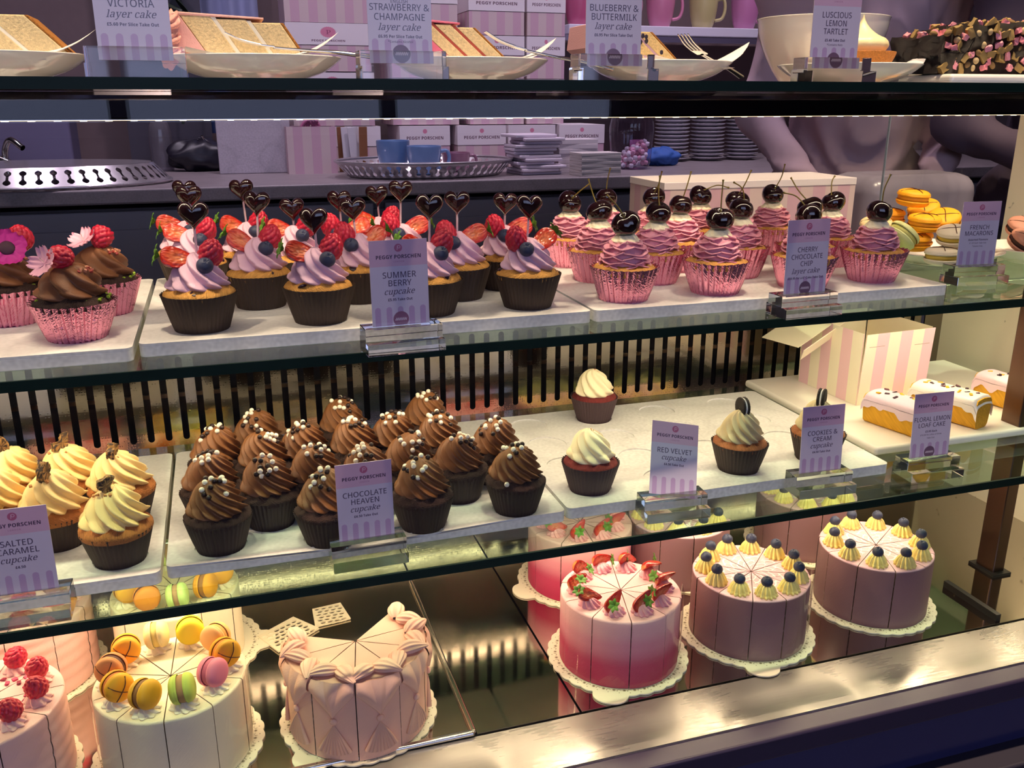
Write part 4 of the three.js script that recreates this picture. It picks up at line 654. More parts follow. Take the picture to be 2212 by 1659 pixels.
// ---------------------------------------------------------------- loaf cakes, striped box and macarons at the right
const LT = -0.4575;
function loaf(label, x, z, ry, ice, k) {
  const t = thing('loaf_cake', label, 'cake', [x, LT, z], ry, 'iced lemon loaf cakes');
  const L = 0.105, sec = (u, w) => { const a = u * 2 * Math.PI, c = Math.cos(a), s = Math.sin(a), p = 7, r = 1 / Math.pow(Math.abs(c) ** p + Math.abs(s) ** p, 1 / p); const y = 0.021 + 0.021 * s * r, wid = mix(0.017, 0.0225, y / 0.042); return [wid * c * r, y + (s > 0.5 ? 0.004 * (1 - c * c) : 0), 0]; };
  const body = merge([surf(28, 20, (u, v) => { const p = sec(u), z = (v - 0.5) * L, e = 1 - 0.05 * Math.abs(v - 0.5) * 2; return [p[0] * e, p[1] + 0.0006 * noise(u * 12, v * 12, k), z]; }, { flip: true }), ...[-1, 1].map((s) => surf(28, 4, (u, v) => { const p = sec(u), c = [0, 0.021], q = 1 - v; return [(p[0] * 0.95) * q, c[1] + (p[1] - c[1]) * q, s * (L / 2 + 0.0015 * Math.sin(v * 1.57))]; }, { flip: s < 0 })) ]);
  part(t, 'sponge', body, softCrumb('#eab33c'));
  const ig = surf(64, 40, (u, v) => { const a = mix(-0.38, Math.PI + 0.38, u), c = Math.cos(a), s = Math.sin(a), p = 7, r = 1 / Math.pow(Math.abs(c) ** p + Math.abs(s) ** p, 1 / p), edge = u < 0.16 || u > 0.84, zz = (v - 0.5) * (L + 0.004), drip = 0.5 + 0.9 * noise((u > 0.5 ? 9 : 2) + k, v * 7, k * 3); let y = 0.021 + 0.021 * s * r; if (u < 0.2) y = mix(mix(0.036, 0.021, clamp(drip)), 0.038, u / 0.2); if (u > 0.8) y = mix(0.038, mix(0.036, 0.021, clamp(drip)), (u - 0.8) / 0.2); const wid = mix(0.017, 0.0225, y / 0.042) + 0.0018; const end = sm(0.42, 0.5, Math.abs(v - 0.5)); return [wid * c * r * (1 - 0.06 * end), y + (s > 0.5 ? 0.006 * (1 - c * c) + 0.0015 : 0) - 0.012 * end * end, zz]; }, { closed: false, flip: true });
  part(t, 'icing', ig, cream(ice, { roughness: 0.3 }));
  const petal = once('loafPetal', () => chunkGeo(0.007, 0.0014, 0.0045, 5, 2));
  for (let i = 0; i < 16; i++) part(t, 'flower_petal', petal, mat(i % 3 === 0 ? '#f2b418' : i % 3 === 1 ? '#5a1730' : '#3a1a2a', 0.6), [rr(-0.013, 0.013), 0.0492, rr(-0.042, 0.042)], [rr(-0.5, 0.5), rr(0, 3), rr(-0.4, 0.4)]);
}
loaf('lilac iced lemon loaf, left of the loaf card', 0.912, -1.0, 0.25, '#e6cfe0', 1);
loaf('white iced lemon loaf, right of the loaf card', 1.013, -1.02, 0.3, '#faf4ea', 2);
loaf('lilac iced lemon loaf at the right edge', 1.142, -1.03, 0.12, '#ecd0dc', 3);
const stripeTex = (() => { const c = document.createElement('canvas'); c.width = 128; c.height = 16; const x = c.getContext('2d'); x.fillStyle = '#f6ecd2'; x.fillRect(0, 0, 128, 16); x.fillStyle = '#f0c6cc'; x.fillRect(0, 0, 64, 16); const t = new THREE.CanvasTexture(c); t.wrapS = t.wrapT = THREE.RepeatWrapping; t.repeat.set(1 / 0.046, 1); t.colorSpace = THREE.SRGBColorSpace; return t; })();
const stripe = mat('#ffffff', 0.5, { map: stripeTex }), creamCard = mat('#f3e6c8', 0.55), pinkCard = mat('#f0e2e2', 0.55);
{
  // open striped box: four walls (tapering upward), base, lid flap folded out behind
  const t = thing('cake_box', 'open pink and cream striped cake box on the white tray', 'box', [0.985, LT, -1.185], 0.06);
  const w = 0.135, h = 0.115, d = 0.14, k = 0.0012;
  const wall = (W) => { const g = new THREE.BoxGeometry(W, h, k, 1, 1, 1).translate(0, h / 2, 0); return metreUV(g); };
  part(t, 'front_wall', wall(w), stripe, [0, 0, d / 2], [0.05, 0, 0]); part(t, 'back_wall', wall(w), creamCard, [0, 0, -d / 2], [-0.05, 0, 0]);
  const sw = wall(d); part(t, 'side_wall', sw, stripe, [-w / 2, 0, 0], [0, Math.PI / 2, 0]); part(t, 'side_wall', sw, creamCard, [w / 2, 0, 0], [0, Math.PI / 2, 0]);
  part(t, 'base', box(w, k, d), creamCard);
  const lid = part(t, 'lid', box(0.1, k, 0.075), creamCard, [-w / 2 - 0.035, h - 0.012, -0.035], [0, 0.2, 0.35]); part(lid, 'lid_tuck', box(0.1, 0.022, k), creamCard, [0, -0.022, 0.037], [0.5, 0, 0]);
  for (const [x, y] of [[-0.045, 0.094], [0.045, 0.09]]) part(t, 'slot_cut', box(0.03, 0.0008, 0.0006), mat('#b99a8a', 0.7), [x, y, d / 2 + 0.0052]);
}
function macaronThing(label, x, y, z, color, fill, rot = [0, 0, 0], drizzle = true, R = 0.0235) {
  const t = thing('macaron', label, 'macaron', [x, y, z], 0, 'macarons on the plates'); t.rotation.set(rot[0], rot[1], rot[2]); macaronParts(t, color, fill, R, drizzle); return t;
}
const plateGeo = (R, H, key) => once('plate' + key, () => lathe(smoothRows([[0.001, 0.002], [R * 0.5, 0.001], [R * 0.52, 0.0], [R * 0.56, 0.002], [R * 0.8, H * 0.45], [R * 0.99, H], [R, H + 0.0012], [R * 0.985, H + 0.002], [R * 0.78, H * 0.55], [R * 0.55, 0.0058], [0.001, 0.005]], 40), 56));
{
  const PY = -0.242;
  single('macaron_plate', 'white plate holding the stack of yellow macarons', 'plate', plateGeo(0.098, 0.02, 'm'), M.china, [1.06, PY, -1.14], 0);
  single('macaron_plate', 'white plate with brown and yellow macarons at the right edge', 'plate', plateGeo(0.075, 0.022, 'n'), M.china, [1.205, PY, -1.09], 0);
  const O = '#f7a90e', OF = '#f29a10', W = '#f6ead6', WF = '#f0cf5a', G = '#dcdf96', base = PY + 0.021;
  const rows = [
    ['yellow orange macaron crowning the stack', 1.0, base + 0.079, -1.135, O, OF, [0.1, 0.4, -0.05]],
    ['orange macaron left in the upper layer', 0.985, base + 0.048, -1.165, O, OF, [0, 1, 0]], ['orange macaron in the middle of the upper layer', 0.995, base + 0.046, -1.1, O, OF, [0.06, 2, 0.03]], ['orange macaron right in the upper layer', 1.045, base + 0.046, -1.115, O, OF, [0.3, 0, 0.35]], ['orange macaron leaning behind the upper layer', 1.045, base + 0.056, -1.16, O, OF, [0.2, 0, 0.4]],
    ['orange macaron at the bottom of the stack', 0.985, base + 0.017, -1.105, O, OF, [0, 0.4, 0]], ['orange macaron under the leaning white one', 1.03, base + 0.014, -1.15, O, OF, [0, 0.4, 0]],
    ['white macaron with yellow filling leaning on the stack', 1.015, base + 0.032, -1.06, W, WF, [0.15, 0, 0.2]], ['white macaron lying in front on the plate', 0.996, base + 0.003, -1.058, W, WF, [0, 0, 0]], ['white macaron half behind the macaron card', 1.05, base + 0.004, -1.065, W, '#e8b77a', [0, 0, 0.06]],
    ['pale green macaron behind the last cherry cupcake', 0.955, base + 0.03, -1.095, G, '#c9c46a', [0.1, 0, -0.75]], ['pale green macaron lower on the left', 0.945, base + 0.014, -1.125, G, '#c9c46a', [0, 0, -0.3]], ['beige macaron at the left of the plate', 0.955, base + 0.035, -1.155, '#eccf9a', '#d9b16a', [0.2, 0, 0.2]],
  ];
  for (const [l, x, y, z, c, f, r] of rows) macaronThing(l, x, y, z, c, f, r);
  for (const [l, x, y, z, c, f, r] of [['brown macaron at the front of the right plate', 1.165, base + 0.013, -1.075, '#b9806a', '#3a1c14', [0.55, 0, -0.15]], ['brown macaron at the back of the right plate', 1.2, base + 0.028, -1.115, '#b9806a', '#3a1c14', [0.4, 0, 0.1]], ['bright yellow macaron on the right plate', 1.183, base + 0.005, -1.045, '#f6d814', '#e8b810', [0.2, 0, 0.1]], ['bright yellow macaron cut by the right edge', 1.225, base + 0.012, -1.06, '#f6d814', '#e8b810', [0.3, 0, 0]]]) macaronThing(l, x, y, z, c, f, r, c !== '#f6d814');
}
// ---------------------------------------------------------------- on the top glass: slices on plates, tartlet, bowl, rocky road
const dishGeo = plateGeo(0.083, 0.021, 'top');
const tint = (c, r = 0.85) => crumb(c);
function napkin(label, x, y, z, ry, k) {
  const g = merge([0, 1, 2].map((i) => surf(10, 10, (u, v) => { const a = u * 2 - 1, L = (0.075 - 0.006 * i) * v, w = 0.036 * Math.pow(1 - v, 0.75) + 0.0004; return [0.012 + L, 0.004 + (0.03 - 0.006 * i) * v * v + 0.005 * (1 - a * a) * (1 - v) + 0.0012 * i, a * w + 0.004 * i * v]; }, { closed: false }))), g2 = g.clone(); g2.translate(0, -0.0006, 0);
  single('paper_napkin', label, 'napkin', merge([g, surf(10, 10, (u, v) => { const a = u * 2 - 1; return [-0.06 + 0.1 * v, 0.003 + 0.011 * (1 - v) ** 2 + 0.002 * a * a, a * 0.04]; }, { closed: false })]), mat('#f2eef0', 0.7, { transmission: 0.25, thickness: 0 }), [x, y, z], ry, 'paper napkins under the slices');
}
const forkGeo = () => once('fork', () => { const l = [tube([[0, 0.002, 0], [0.03, 0.0035, 0], [0.06, 0.006, 0], [0.09, 0.005, 0]], 0.0024, 18, 8, (t) => (t < 0.2 ? 0.9 : 0.7 + 0.9 * t))]; l[0].scale(1, 0.6, 1.2); l.push(moved(box(0.014, 0.0016, 0.014, 0.0007), -0.006, 0.001, 0)); for (let i = 0; i < 4; i++) l.push(tube([[-0.012, 0.002, (i - 1.5) * 0.0042], [-0.028, 0.004, (i - 1.5) * 0.0044], [-0.044, 0.009, (i - 1.5) * 0.0042]], 0.0011, 8, 6, (t) => 1 - 0.4 * t)); return merge(l); });
function fork(label, x, y, z, ry, rz) { const f = single('fork', label, 'fork', forkGeo(), M.chrome, [x, y, z], ry, 'dessert forks'); f.rotation.order = 'YXZ'; f.rotation.z = rz; }
// a slice of layer cake lying tilted, cut side to the viewer; x is where its lower left corner meets the plate
function layerSlice(label, x, z, ry, L, H, slant, sp, cr, ice, dots, rosette) {
  const t = thing('cake_slice', label, 'cake', [x, TOP + 0.0075, z], ry, 'cake slices on the top glass'), n = 3, w = L / n, d = 0.052;
  const F = 0.013, quad = (x0, x1, y1) => [[x0 - slant * F, F], [x1 - slant * F, F], [x1 - slant * y1, y1], [x0 - slant * y1, y1]];   // F: where it rests on the plate's slope
  for (let i = 0; i < n; i++) { const g = extrude(quad(i * w + 0.0016, (i + 1) * w - 0.0016, H * (1 - 0.05 * i)), d, 0.0012); part(t, 'sponge_layer', metreUV(g), softCrumb(sp), [0, 0, -d / 2]); if (i < n - 1) part(t, 'cream_layer', extrude(quad((i + 1) * w - 0.0022, (i + 1) * w + 0.0022, H * (1 - 0.05 * i) - 0.001), d - 0.001, 0.0006), mat(cr, 0.5), [0, 0, -d / 2 + 0.0014]); }
  part(t, 'crust', extrude([[L - 0.0014 - slant * F, F], [L + 0.0014 - slant * F, F], [L + 0.0014 - slant * H * 0.9, H * 0.9], [L - 0.0014 - slant * H * 0.9, H * 0.9]], d, 0.0008), crumb('#b8782e'), [0, 0, -d / 2]);
  if (dots) for (let i = 0; i < 12; i++) { const y = rr(0.02, H * 0.85); part(t, 'baked_berry', once('bakedBerry2', () => ball(6, (a, b, c) => [0.003 * a, 0.0035 * b, 0.0018 * c])), mat(dots, 0.5), [rr(0.006, L - 0.006) - slant * y, y, d / 2]); }
  if (ice) part(t, 'icing', extrude([[-0.7 * slant * H - 0.008, F], [0.0012 - slant * F, F], [0.0012 - slant * H, H], [-slant * H + L * 0.85, H * 0.955], [-slant * H + L * 0.85, H * 0.955 + 0.0016], [-slant * H, H + 0.003], [-slant * H - 0.008, H + 0.001], [-slant * H - 0.011, H * 0.55]], d + 0.001, 0.001), cream(ice), [0, 0, -d / 2 - 0.0005]);
  if (rosette) for (let i = 0; i < 3; i++) part(t, 'piped_rosette', once('sideRos', () => swirlGeo(0.013, 0.01, { N: 8, K: 9, A: 0.24, s: 4, peak: 0, lean: 0 })), cream(rosette), [-slant * H - 0.006 - 0.001 * i, H * 0.82 - 0.013 * i, d / 2 - 0.004], [1.2, 0, 0.9]);
  return t;
}
for (const [l, x, k] of [['white plate of the Victoria sponge slice at the left', -0.186], ['white plate of the pink iced slice', 0.047], ['white plate of the strawberry slice', 0.263], ['white plate of the blueberry slice', 0.48], ['white plate of the lemon tartlet', 0.735]]) single('dessert_plate', l, 'plate', dishGeo, M.china, [x, TOP, -0.97], 0, 'dessert plates on the top glass');
layerSlice('golden sponge slice with cream layers at the top left', -0.2, -0.972, 0, 0.1, 0.052, 1.0, '#f8e2ae', '#fdf6e0', null, null, null);
layerSlice('golden layer cake slice iced in pink with rosettes', 0.012, -0.972, 0, 0.09, 0.05, 0.65, '#f8e0ac', '#fdf4dc', '#efb6ae', null, '#eda79c');
layerSlice('strawberry layer cake slice with bright pink icing', 0.254, -0.972, 0, 0.06, 0.05, 1.15, '#f8deaa', '#b3482e', '#e0708c', null, null);
layerSlice('blueberry layer cake slice half behind its card', 0.452, -0.972, 0, 0.06, 0.05, 1.15, '#f2d090', '#c9a0a8', '#d9a8b4', '#2c2030', null);
napkin('white napkin under the Victoria slice', -0.178, TOP + 0.011, -0.945, 0.2, 0); napkin('white napkin curled up beside the pink iced slice', 0.04, TOP + 0.012, -0.945, 0.1, 1); napkin('white napkin under the strawberry slice', 0.266, TOP + 0.011, -0.945, 0.05, 2); napkin('white napkin fanned beside the blueberry slice', 0.5, TOP + 0.011, -0.945, 0.1, 3); napkin('white napkin corner on the tartlet plate', 0.752, TOP + 0.006, -0.95, 0.1, 4);
fork('fork leaning on the pink iced slice', 0.062, TOP + 0.0285, -0.928, 0.0, -0.1); fork('fork on the strawberry slice plate', 0.312, TOP + 0.03, -0.932, -0.1, -0.22); fork('fork standing up on the blueberry plate', 0.528, TOP + 0.03, -0.955, 0.5, -0.27);
{
  const t = thing('lemon_tartlet', 'lemon tartlet topped with a meringue peak', 'tartlet', [0.745, TOP + 0.0185, -0.965]);
  part(t, 'pastry_shell', lathe(smoothRows([[0.001, 0.0], [0.032, 0.0], [0.036, 0.006], [0.0405, 0.018], [0.0395, 0.0185], [0.034, 0.016], [0.001, 0.016]], 24), 60, (a) => 1 + 0.012 * Math.cos(a * 24)), crumb('#d98c3e'));
  part(t, 'meringue', surf(60, 26, (u, v) => { const a = u * 2 * Math.PI, y = v < 0.6 ? 0.018 * v / 0.6 : 0.018 + 0.026 * ((v - 0.6) / 0.4) ** 1.3, r = v < 0.6 ? 0.03 * Math.sin(Math.PI * (0.25 + 0.42 * v / 0.6)) : 0.026 * (1 - (v - 0.6) / 0.4) ** 1.6 + 0.0006, k = 1 + 0.07 * Math.pow(Math.abs(Math.cos(a * 5)), 2) * (1 - v); return [r * k * Math.cos(a), 0.016 + y, r * k * Math.sin(a)]; }), cream('#f8ecb4', { roughness: 0.35 }));
}
single('mixing_bowl', 'large white china bowl behind the lemon tartlet', 'bowl', once('bowl', () => lathe(smoothRows([[0.001, 0.002], [0.04, 0.0], [0.046, 0.002], [0.066, 0.03], [0.081, 0.065], [0.084, 0.083], [0.085, 0.085], [0.083, 0.0855], [0.078, 0.066], [0.062, 0.03], [0.04, 0.008], [0.001, 0.006]], 48), 60)), M.china, [0.785, TOP, -1.1], 0);
{
  single('serving_board', 'long white board under the rocky road', 'board', box(0.26, 0.012, 0.13, 0.005), M.china, [0.955, TOP, -0.965], 0);
  const t = thing('rocky_road', 'slab of dark chocolate rocky road with biscuit and pink marshmallow', 'cake', [0.925, TOP + 0.0125, -0.965]);
  const base = new THREE.BoxGeometry(0.2, 0.058, 0.09, 24, 9, 10), P = base.attributes.position; for (let i = 0; i < P.count; i++) { const x = P.getX(i), y = P.getY(i), z = P.getZ(i), k = 0.0045; P.setXYZ(i, x + k * noise(x * 60, y * 60, z * 60), (y + 0.029) + (y > 0 ? 0.006 * noise(x * 40, 3, z * 40) - (x < -0.06 ? 0.01 : 0) + 0.05 * x * (y > 0 ? 1 : 0) : 0), z + k * noise(z * 60, x * 60, y * 60)); } base.computeVertexNormals();
  part(t, 'chocolate', base, mat('#2a1714', 0.45, { bumpMap: crumbTex, bumpScale: 0.002 }));
  const bits = [['biscuit', '#a8884e', 0.013, 0.008, 0.006], ['marshmallow', '#e88a96', 0.008, 0.006, 0.006], ['nut', '#c9ae7c', 0.007, 0.007, 0.004], ['biscuit', '#8f7440', 0.01, 0.012, 0.005], ['marshmallow', '#ee9aa6', 0.007, 0.009, 0.006], ['nut', '#8a6a3c', 0.009, 0.006, 0.004]];
  const bg = bits.map(([n, c, a, b, d], i) => n === 'nut' ? ball(8, (x, y, z) => [a * 0.6 * x, b * 0.6 * y, d * 0.7 * z]) : chunkGeo(a, b, d, i * 4, 3)), spots = []; let tries = 0;
  while (spots.length < 135 && tries++ < 9000) { const x = rr(-0.095, 0.095), onTop = rnd() < 0.25, y = onTop ? 0.058 + 0.05 * x - (x < -0.06 ? 0.008 : 0) : rr(0.005, 0.052 + 0.04 * x), z = onTop ? rr(-0.035, 0.04) : 0.044; if (spots.some((q) => Math.hypot(q[0] - x, q[1] - y, q[2] - z) < 0.0076)) continue; const i = spots.length % 6; spots.push([x, y, z]); part(t, bits[i][0], bg[i], mat(bits[i][1], 0.75), [x, y, z], [rr(-0.3, 0.3), rr(-0.4, 0.4), rr(0, 3)]); }
  const k = thing('cake_server', 'dark cake server lying behind the tartlet plate', 'utensil', [0.86, TOP + 0.004, -1.02], 0.3); part(k, 'blade', moved(box(0.14, 0.004, 0.04, 0.002), 0, 0.012, 0, 0, 0, 0.14), M.black);
  const c = thing('price_holder', 'clear holder corner in front of the rocky road at the right edge', 'sign', [0.985, TOP, -0.875]); part(c, 'acrylic_stand', standGeo, M.acrylic);
}
// ---------------------------------------------------------------- behind the counter
const WT = -0.20, WF = -2.32;
{
  const u = thing('back_counter', 'grey drawer unit with a pale worktop along the rear wall', 'counter', [0.4, -EYE, -2.75]);
  part(u, 'worktop', box(5.6, 0.035, 0.86, 0.005), mat('#9b9095', 0.4, { map: marbleTex }), [0, EYE + WT - 0.035, 0]);
  part(u, 'carcass', box(5.6, 0.9, 0.78), mat('#3d3a46', 0.55), [0, 0.0, -0.02]);
  for (let i = 0; i < 6; i++) { const x = -2.33 + i * 0.93; for (let j = 0; j < 3; j++) { const d = part(u, 'drawer_front', box(0.9, 0.255, 0.02, 0.004), mat('#8f8c96', 0.45), [x, 0.1 + j * 0.27, 0.382]); part(d, 'drawer_panel', box(0.8, 0.17, 0.008, 0.003), mat('#8f8c96', 0.45), [0, 0.042, 0.01]); part(d, 'handle', merge([tube([[-0.05, 0, 0], [-0.035, 0, 0.022], [0.035, 0, 0.022], [0.05, 0, 0]], 0.005, 14, 6), moved(ball(6, (a, b, c) => [0.012 * a, 0.01 * b, 0.004 * c]), -0.052, 0, 0), moved(ball(6, (a, b, c) => [0.012 * a, 0.01 * b, 0.004 * c]), 0.052, 0, 0)]), M.black, [0, 0.127, 0.02]); } }
  for (let i = 0; i < 5; i++) part(u, 'pilaster', box(0.03, 0.86, 0.02), mat('#514e5a', 0.5), [-1.865 + i * 0.93, 0.02, 0.385]);
}
// pierced oval trays
function pierced(label, x, z, a, b, h, up, y = WT) {
  const t = thing('pierced_tray', label, 'tray', [x, y, z], 0, 'pierced oval trays'), tm = mat('#c9c2c6', 0.25, { metalness: 0.75 });
  const sgn = up ? 1 : -1, y0 = up ? 0.002 : h;
  part(t, 'tray_floor', surf(64, 5, (u, v) => { const A = u * 2 * Math.PI, q = 1 - v; return [a * 0.86 * q * Math.cos(A), y0 + (up ? 0 : 0.004 * Math.cos(q * 1.5)), b * 0.8 * q * Math.sin(A)]; }), tm);
  // gallery wall: posts between two rails, dumb-bell openings between the posts
  const n = 56, ell = (A, k) => [mix(a * 0.87, a, k) * Math.cos(A), y0 + sgn * h * k * 0.96, mix(b * 0.81, b, k) * Math.sin(A)];
  const band = (k0, k1) => surf(n * 3, 2, (u, v) => ell(u * 2 * Math.PI, mix(k0, k1, v)));
  part(t, 'rail', merge([band(0.0, 0.14), band(0.84, 1.0)]), tm);
  part(t, 'rim', (() => { const pts = []; for (let i = 0; i < 48; i++) pts.push(new THREE.Vector3(...ell(i / 48 * 2 * Math.PI, 1.02))); return new THREE.TubeGeometry(new THREE.CatmullRomCurve3(pts, true), 120, 0.0035, 6, true); })(), tm);
  for (let i = 0; i < n; i++) { const A0 = (i + 0.5) / n * 2 * Math.PI, hw = 0.034; part(t, 'gallery_post', surf(4, 8, (u, v) => { const w = hw * (v < 0.3 || v > 0.72 ? (v < 0.08 || v > 0.92 ? 1.5 : 0.85) : 1.35); const A = A0 + (u - 0.5) * 2 * w; return ell(A, mix(0.13, 0.85, v)); }, { closed: false }), tm); }
  return t;
}
pierced('pierced oval tray upside down at the left of the worktop', -0.42, -2.52, 0.31, 0.2, 0.045, false, WT + 0.005);
pierced('pierced oval tray holding the mugs', 0.55, -2.5, 0.245, 0.17, 0.04, true, WT + 0.001);
function mug(label, x, y, z, R, H, color, ry, group = 'mugs on the pierced tray') {
  const t = thing('mug', label, 'mug', [x, y, z], ry, group), m = mat(color, 0.3, { clearcoat: 0.4 });
  part(t, 'cup', lathe(smoothRows([[0.001, 0.002], [R * 0.55, 0], [R * 0.66, 0.003], [R * 0.9, H * 0.4], [R, H], [R * 0.98, H + 0.001], [R * 0.95, H], [R * 0.85, H * 0.4], [R * 0.6, 0.006], [0.001, 0.006]], 30), 40), m);
  part(t, 'handle', tube([[R * 0.93, H * 0.8, 0], [R * 1.35, H * 0.82, 0], [R * 1.5, H * 0.55, 0], [R * 1.3, H * 0.28, 0], [R * 0.82, H * 0.22, 0]], R * 0.11, 20, 8), m);
}
mug('taller blue mug at the left of the tray', 0.475, WT + 0.004, -2.57, 0.046, 0.087, '#5f7fb0', 1.7); mug('blue mug in front with handle to the right', 0.545, WT + 0.004, -2.49, 0.047, 0.075, '#6a88b8', 0.0); mug('small mauve cup behind the blue mugs', 0.655, WT + 0.004, -2.57, 0.04, 0.052, '#8a5a72', 0.0);
// cake boxes stacked along the wall
const logoTex = (() => { const c = document.createElement('canvas'); c.width = 256; c.height = 96; const x = c.getContext('2d'); x.fillStyle = '#e6dce0'; x.fillRect(0, 0, 256, 96); x.fillStyle = '#d884a0'; x.beginPath(); for (let i = 0; i <= 48; i++) { const a = i / 48 * 6.2832, r = 22 + (i % 2) * 2.4; x.lineTo(128 + r * Math.cos(a), 40 + r * Math.sin(a)); } x.fill(); x.fillStyle = '#8a3f62'; x.textAlign = 'center'; x.font = '26px serif'; x.fillText('P', 129, 49); x.font = 'bold 12px sans-serif'; x.fillStyle = '#6a4a5a'; x.fillText('PEGGY PORSCHEN', 128, 82); const t = new THREE.CanvasTexture(c); t.colorSpace = THREE.SRGBColorSpace; return t; })();
const smallLogo = (() => { const c = document.createElement('canvas'); c.width = 256; c.height = 96; const x = c.getContext('2d'); x.fillStyle = '#e6dce0'; x.fillRect(0, 0, 256, 96); x.fillStyle = '#d884a0'; x.beginPath(); x.arc(128, 26, 11, 0, 7); x.fill(); x.fillStyle = '#5a3a4a'; x.textAlign = 'center'; x.font = 'bold 22px sans-serif'; x.fillText('PEGGY PORSCHEN', 128, 66); const t = new THREE.CanvasTexture(c); t.colorSpace = THREE.SRGBColorSpace; return t; })();
const faintStripe = (() => { const c = document.createElement('canvas'); c.width = 128; c.height = 16; const x = c.getContext('2d'); x.fillStyle = '#f6eadf'; x.fillRect(0, 0, 128, 16); x.fillStyle = '#efcfd8'; x.fillRect(0, 0, 64, 16); const t = new THREE.CanvasTexture(c); t.wrapS = t.wrapT = THREE.RepeatWrapping; t.repeat.set(1 / 0.05, 1); t.colorSpace = THREE.SRGBColorSpace; return t; })();
const lidMat = mat('#e6dce0', 0.6), stripeB = mat('#d9ccd6', 0.6, { map: faintStripe }), logoMat = mat('#ffffff', 0.6, { map: logoTex }), smallLogoMat = mat('#ffffff', 0.6, { map: smallLogo });
function pastryBox(label, x, y, z, w, h, d, lidShare, logo, ry = 0) {
  const t = thing('pastry_box', label, 'box', [x, y, z], ry, 'striped pastry boxes');
  const bh = h * (1 - lidShare); part(t, 'box_body', box(w, bh - 0.001, d), stripeB);
  if (lidShare > 0) part(t, 'lid', new THREE.BoxGeometry(w + 0.002, h * lidShare, d + 0.002).translate(0, bh + h * lidShare / 2, 0), [lidMat, lidMat, lidMat, lidMat, logo || lidMat, lidMat]);
}
// x, width are measured on the row of boxes standing about 2.75 m from the viewer
{
  const Z = -2.82, H = 0.125;
  const col = (x, w, n, first, names, lg) => { for (let i = 0; i < n; i++) pastryBox(names[i], x, WT + i * (H + 0.001), Z, w, H, 0.2, 0.45, lg[i]); };
  col(0.60, 0.15, 1, 0, ['low striped box behind the sugar packets'], [smallLogoMat]);
  col(0.775, 0.15, 1, 0, ['low striped box behind the blue mugs'], [smallLogoMat]);
  col(0.935, 0.15, 1, 0, ['low striped box behind the mauve cup'], [smallLogoMat]);
  col(1.1, 0.15, 1, 0, ['low striped box beside the napkins'], [smallLogoMat]);
  for (const [l, x, y, w, h, lg] of [
    ['large box with a round seal, second of the tall pile', 0.335, WT + 0.276, 0.232, 0.128, logoMat], ['large box, bottom of the upper pile behind the slice', 0.34, WT + 0.127, 0.232, 0.146, logoMat], ['large box on top of the tall pile', 0.335, WT + 0.405, 0.232, 0.13, logoMat], ['plain large box at the foot of the tall pile', 0.36, WT, 0.22, 0.125, null],
    ['middle pile box behind the strawberry card', 0.61, WT + 0.128, 0.2, 0.13, smallLogoMat], ['second middle pile box behind the strawberry card', 0.61, WT + 0.26, 0.2, 0.13, smallLogoMat], ['third middle pile box behind the strawberry card', 0.61, WT + 0.392, 0.2, 0.13, smallLogoMat],
    ['right pile box above the low boxes', 0.83, WT + 0.128, 0.17, 0.13, smallLogoMat], ['second right pile box behind the strawberry slice', 0.83, WT + 0.26, 0.17, 0.12, smallLogoMat], ['third right pile box behind the strawberry slice', 0.83, WT + 0.382, 0.17, 0.12, smallLogoMat],
    ['slim box at the right end of the piles', 0.985, WT + 0.128, 0.12, 0.13, smallLogoMat], ['second slim box at the right end of the piles', 0.985, WT + 0.26, 0.12, 0.12, smallLogoMat], ['third slim box at the right end of the piles', 0.985, WT + 0.382, 0.12, 0.12, smallLogoMat]]) pastryBox(l, x, y, Z - 0.02, w, h, 0.2, 0.45, lg);
  // open gift bag box and marble board
  single('marble_board', 'tall grey marble board leaning by the boxes', 'board', box(0.2, 0.185, 0.02, 0.003), mat('#c9c0cc', 0.35, { map: marbleTex }), [0.11, WT, -2.72], 0);
  const b = thing('gift_box', 'open striped box with pink ribbon beside the marble board', 'box', [0.262, WT, -2.7]); for (const [w, px, pz, r] of [[0.135, 0, 0.05, 0], [0.135, 0, -0.05, 0], [0.1, -0.067, 0, 1.5708], [0.1, 0.067, 0, 1.5708]]) part(b, 'wall', metreUV(new THREE.BoxGeometry(w, 0.128, 0.0015).translate(0, 0.064, 0)), stripeB, [px, 0, pz], [0, r, 0]); part(b, 'ribbon', merge([0, 1, 2, 3].map((i) => tube([[-0.03 + i * 0.02, 0.1, 0], [-0.01 + i * 0.01, 0.14, 0.01], [0.02 - i * 0.008, 0.145, 0.02], [0.015 * i, 0.11, 0]], 0.006, 12, 5))), mat('#c06a94', 0.5));
  for (let i = 0; i < 6; i++) { const s = single('sugar_packet', ['brown', 'white', 'white', 'white', 'white', 'brown'][i] + ' paper sachet standing beside the gift box, number ' + ['one', 'two', 'three', 'four', 'five', 'six'][i] + ' from the left', 'sachet', box(0.028, 0.125, 0.003, 0.001), mat(i === 0 || i === 5 ? '#8a5a3a' : '#d8d2d8', 0.6), [0.352 + i * 0.011, WT + 0.001, -2.69 + (i % 2) * 0.02], 0.5, 'paper sachets'); s.rotation.order = 'YXZ'; s.rotation.z = 0.1 * (i / 5) - 0.02 + (i === 5 ? -0.1 : 0.05); }
}
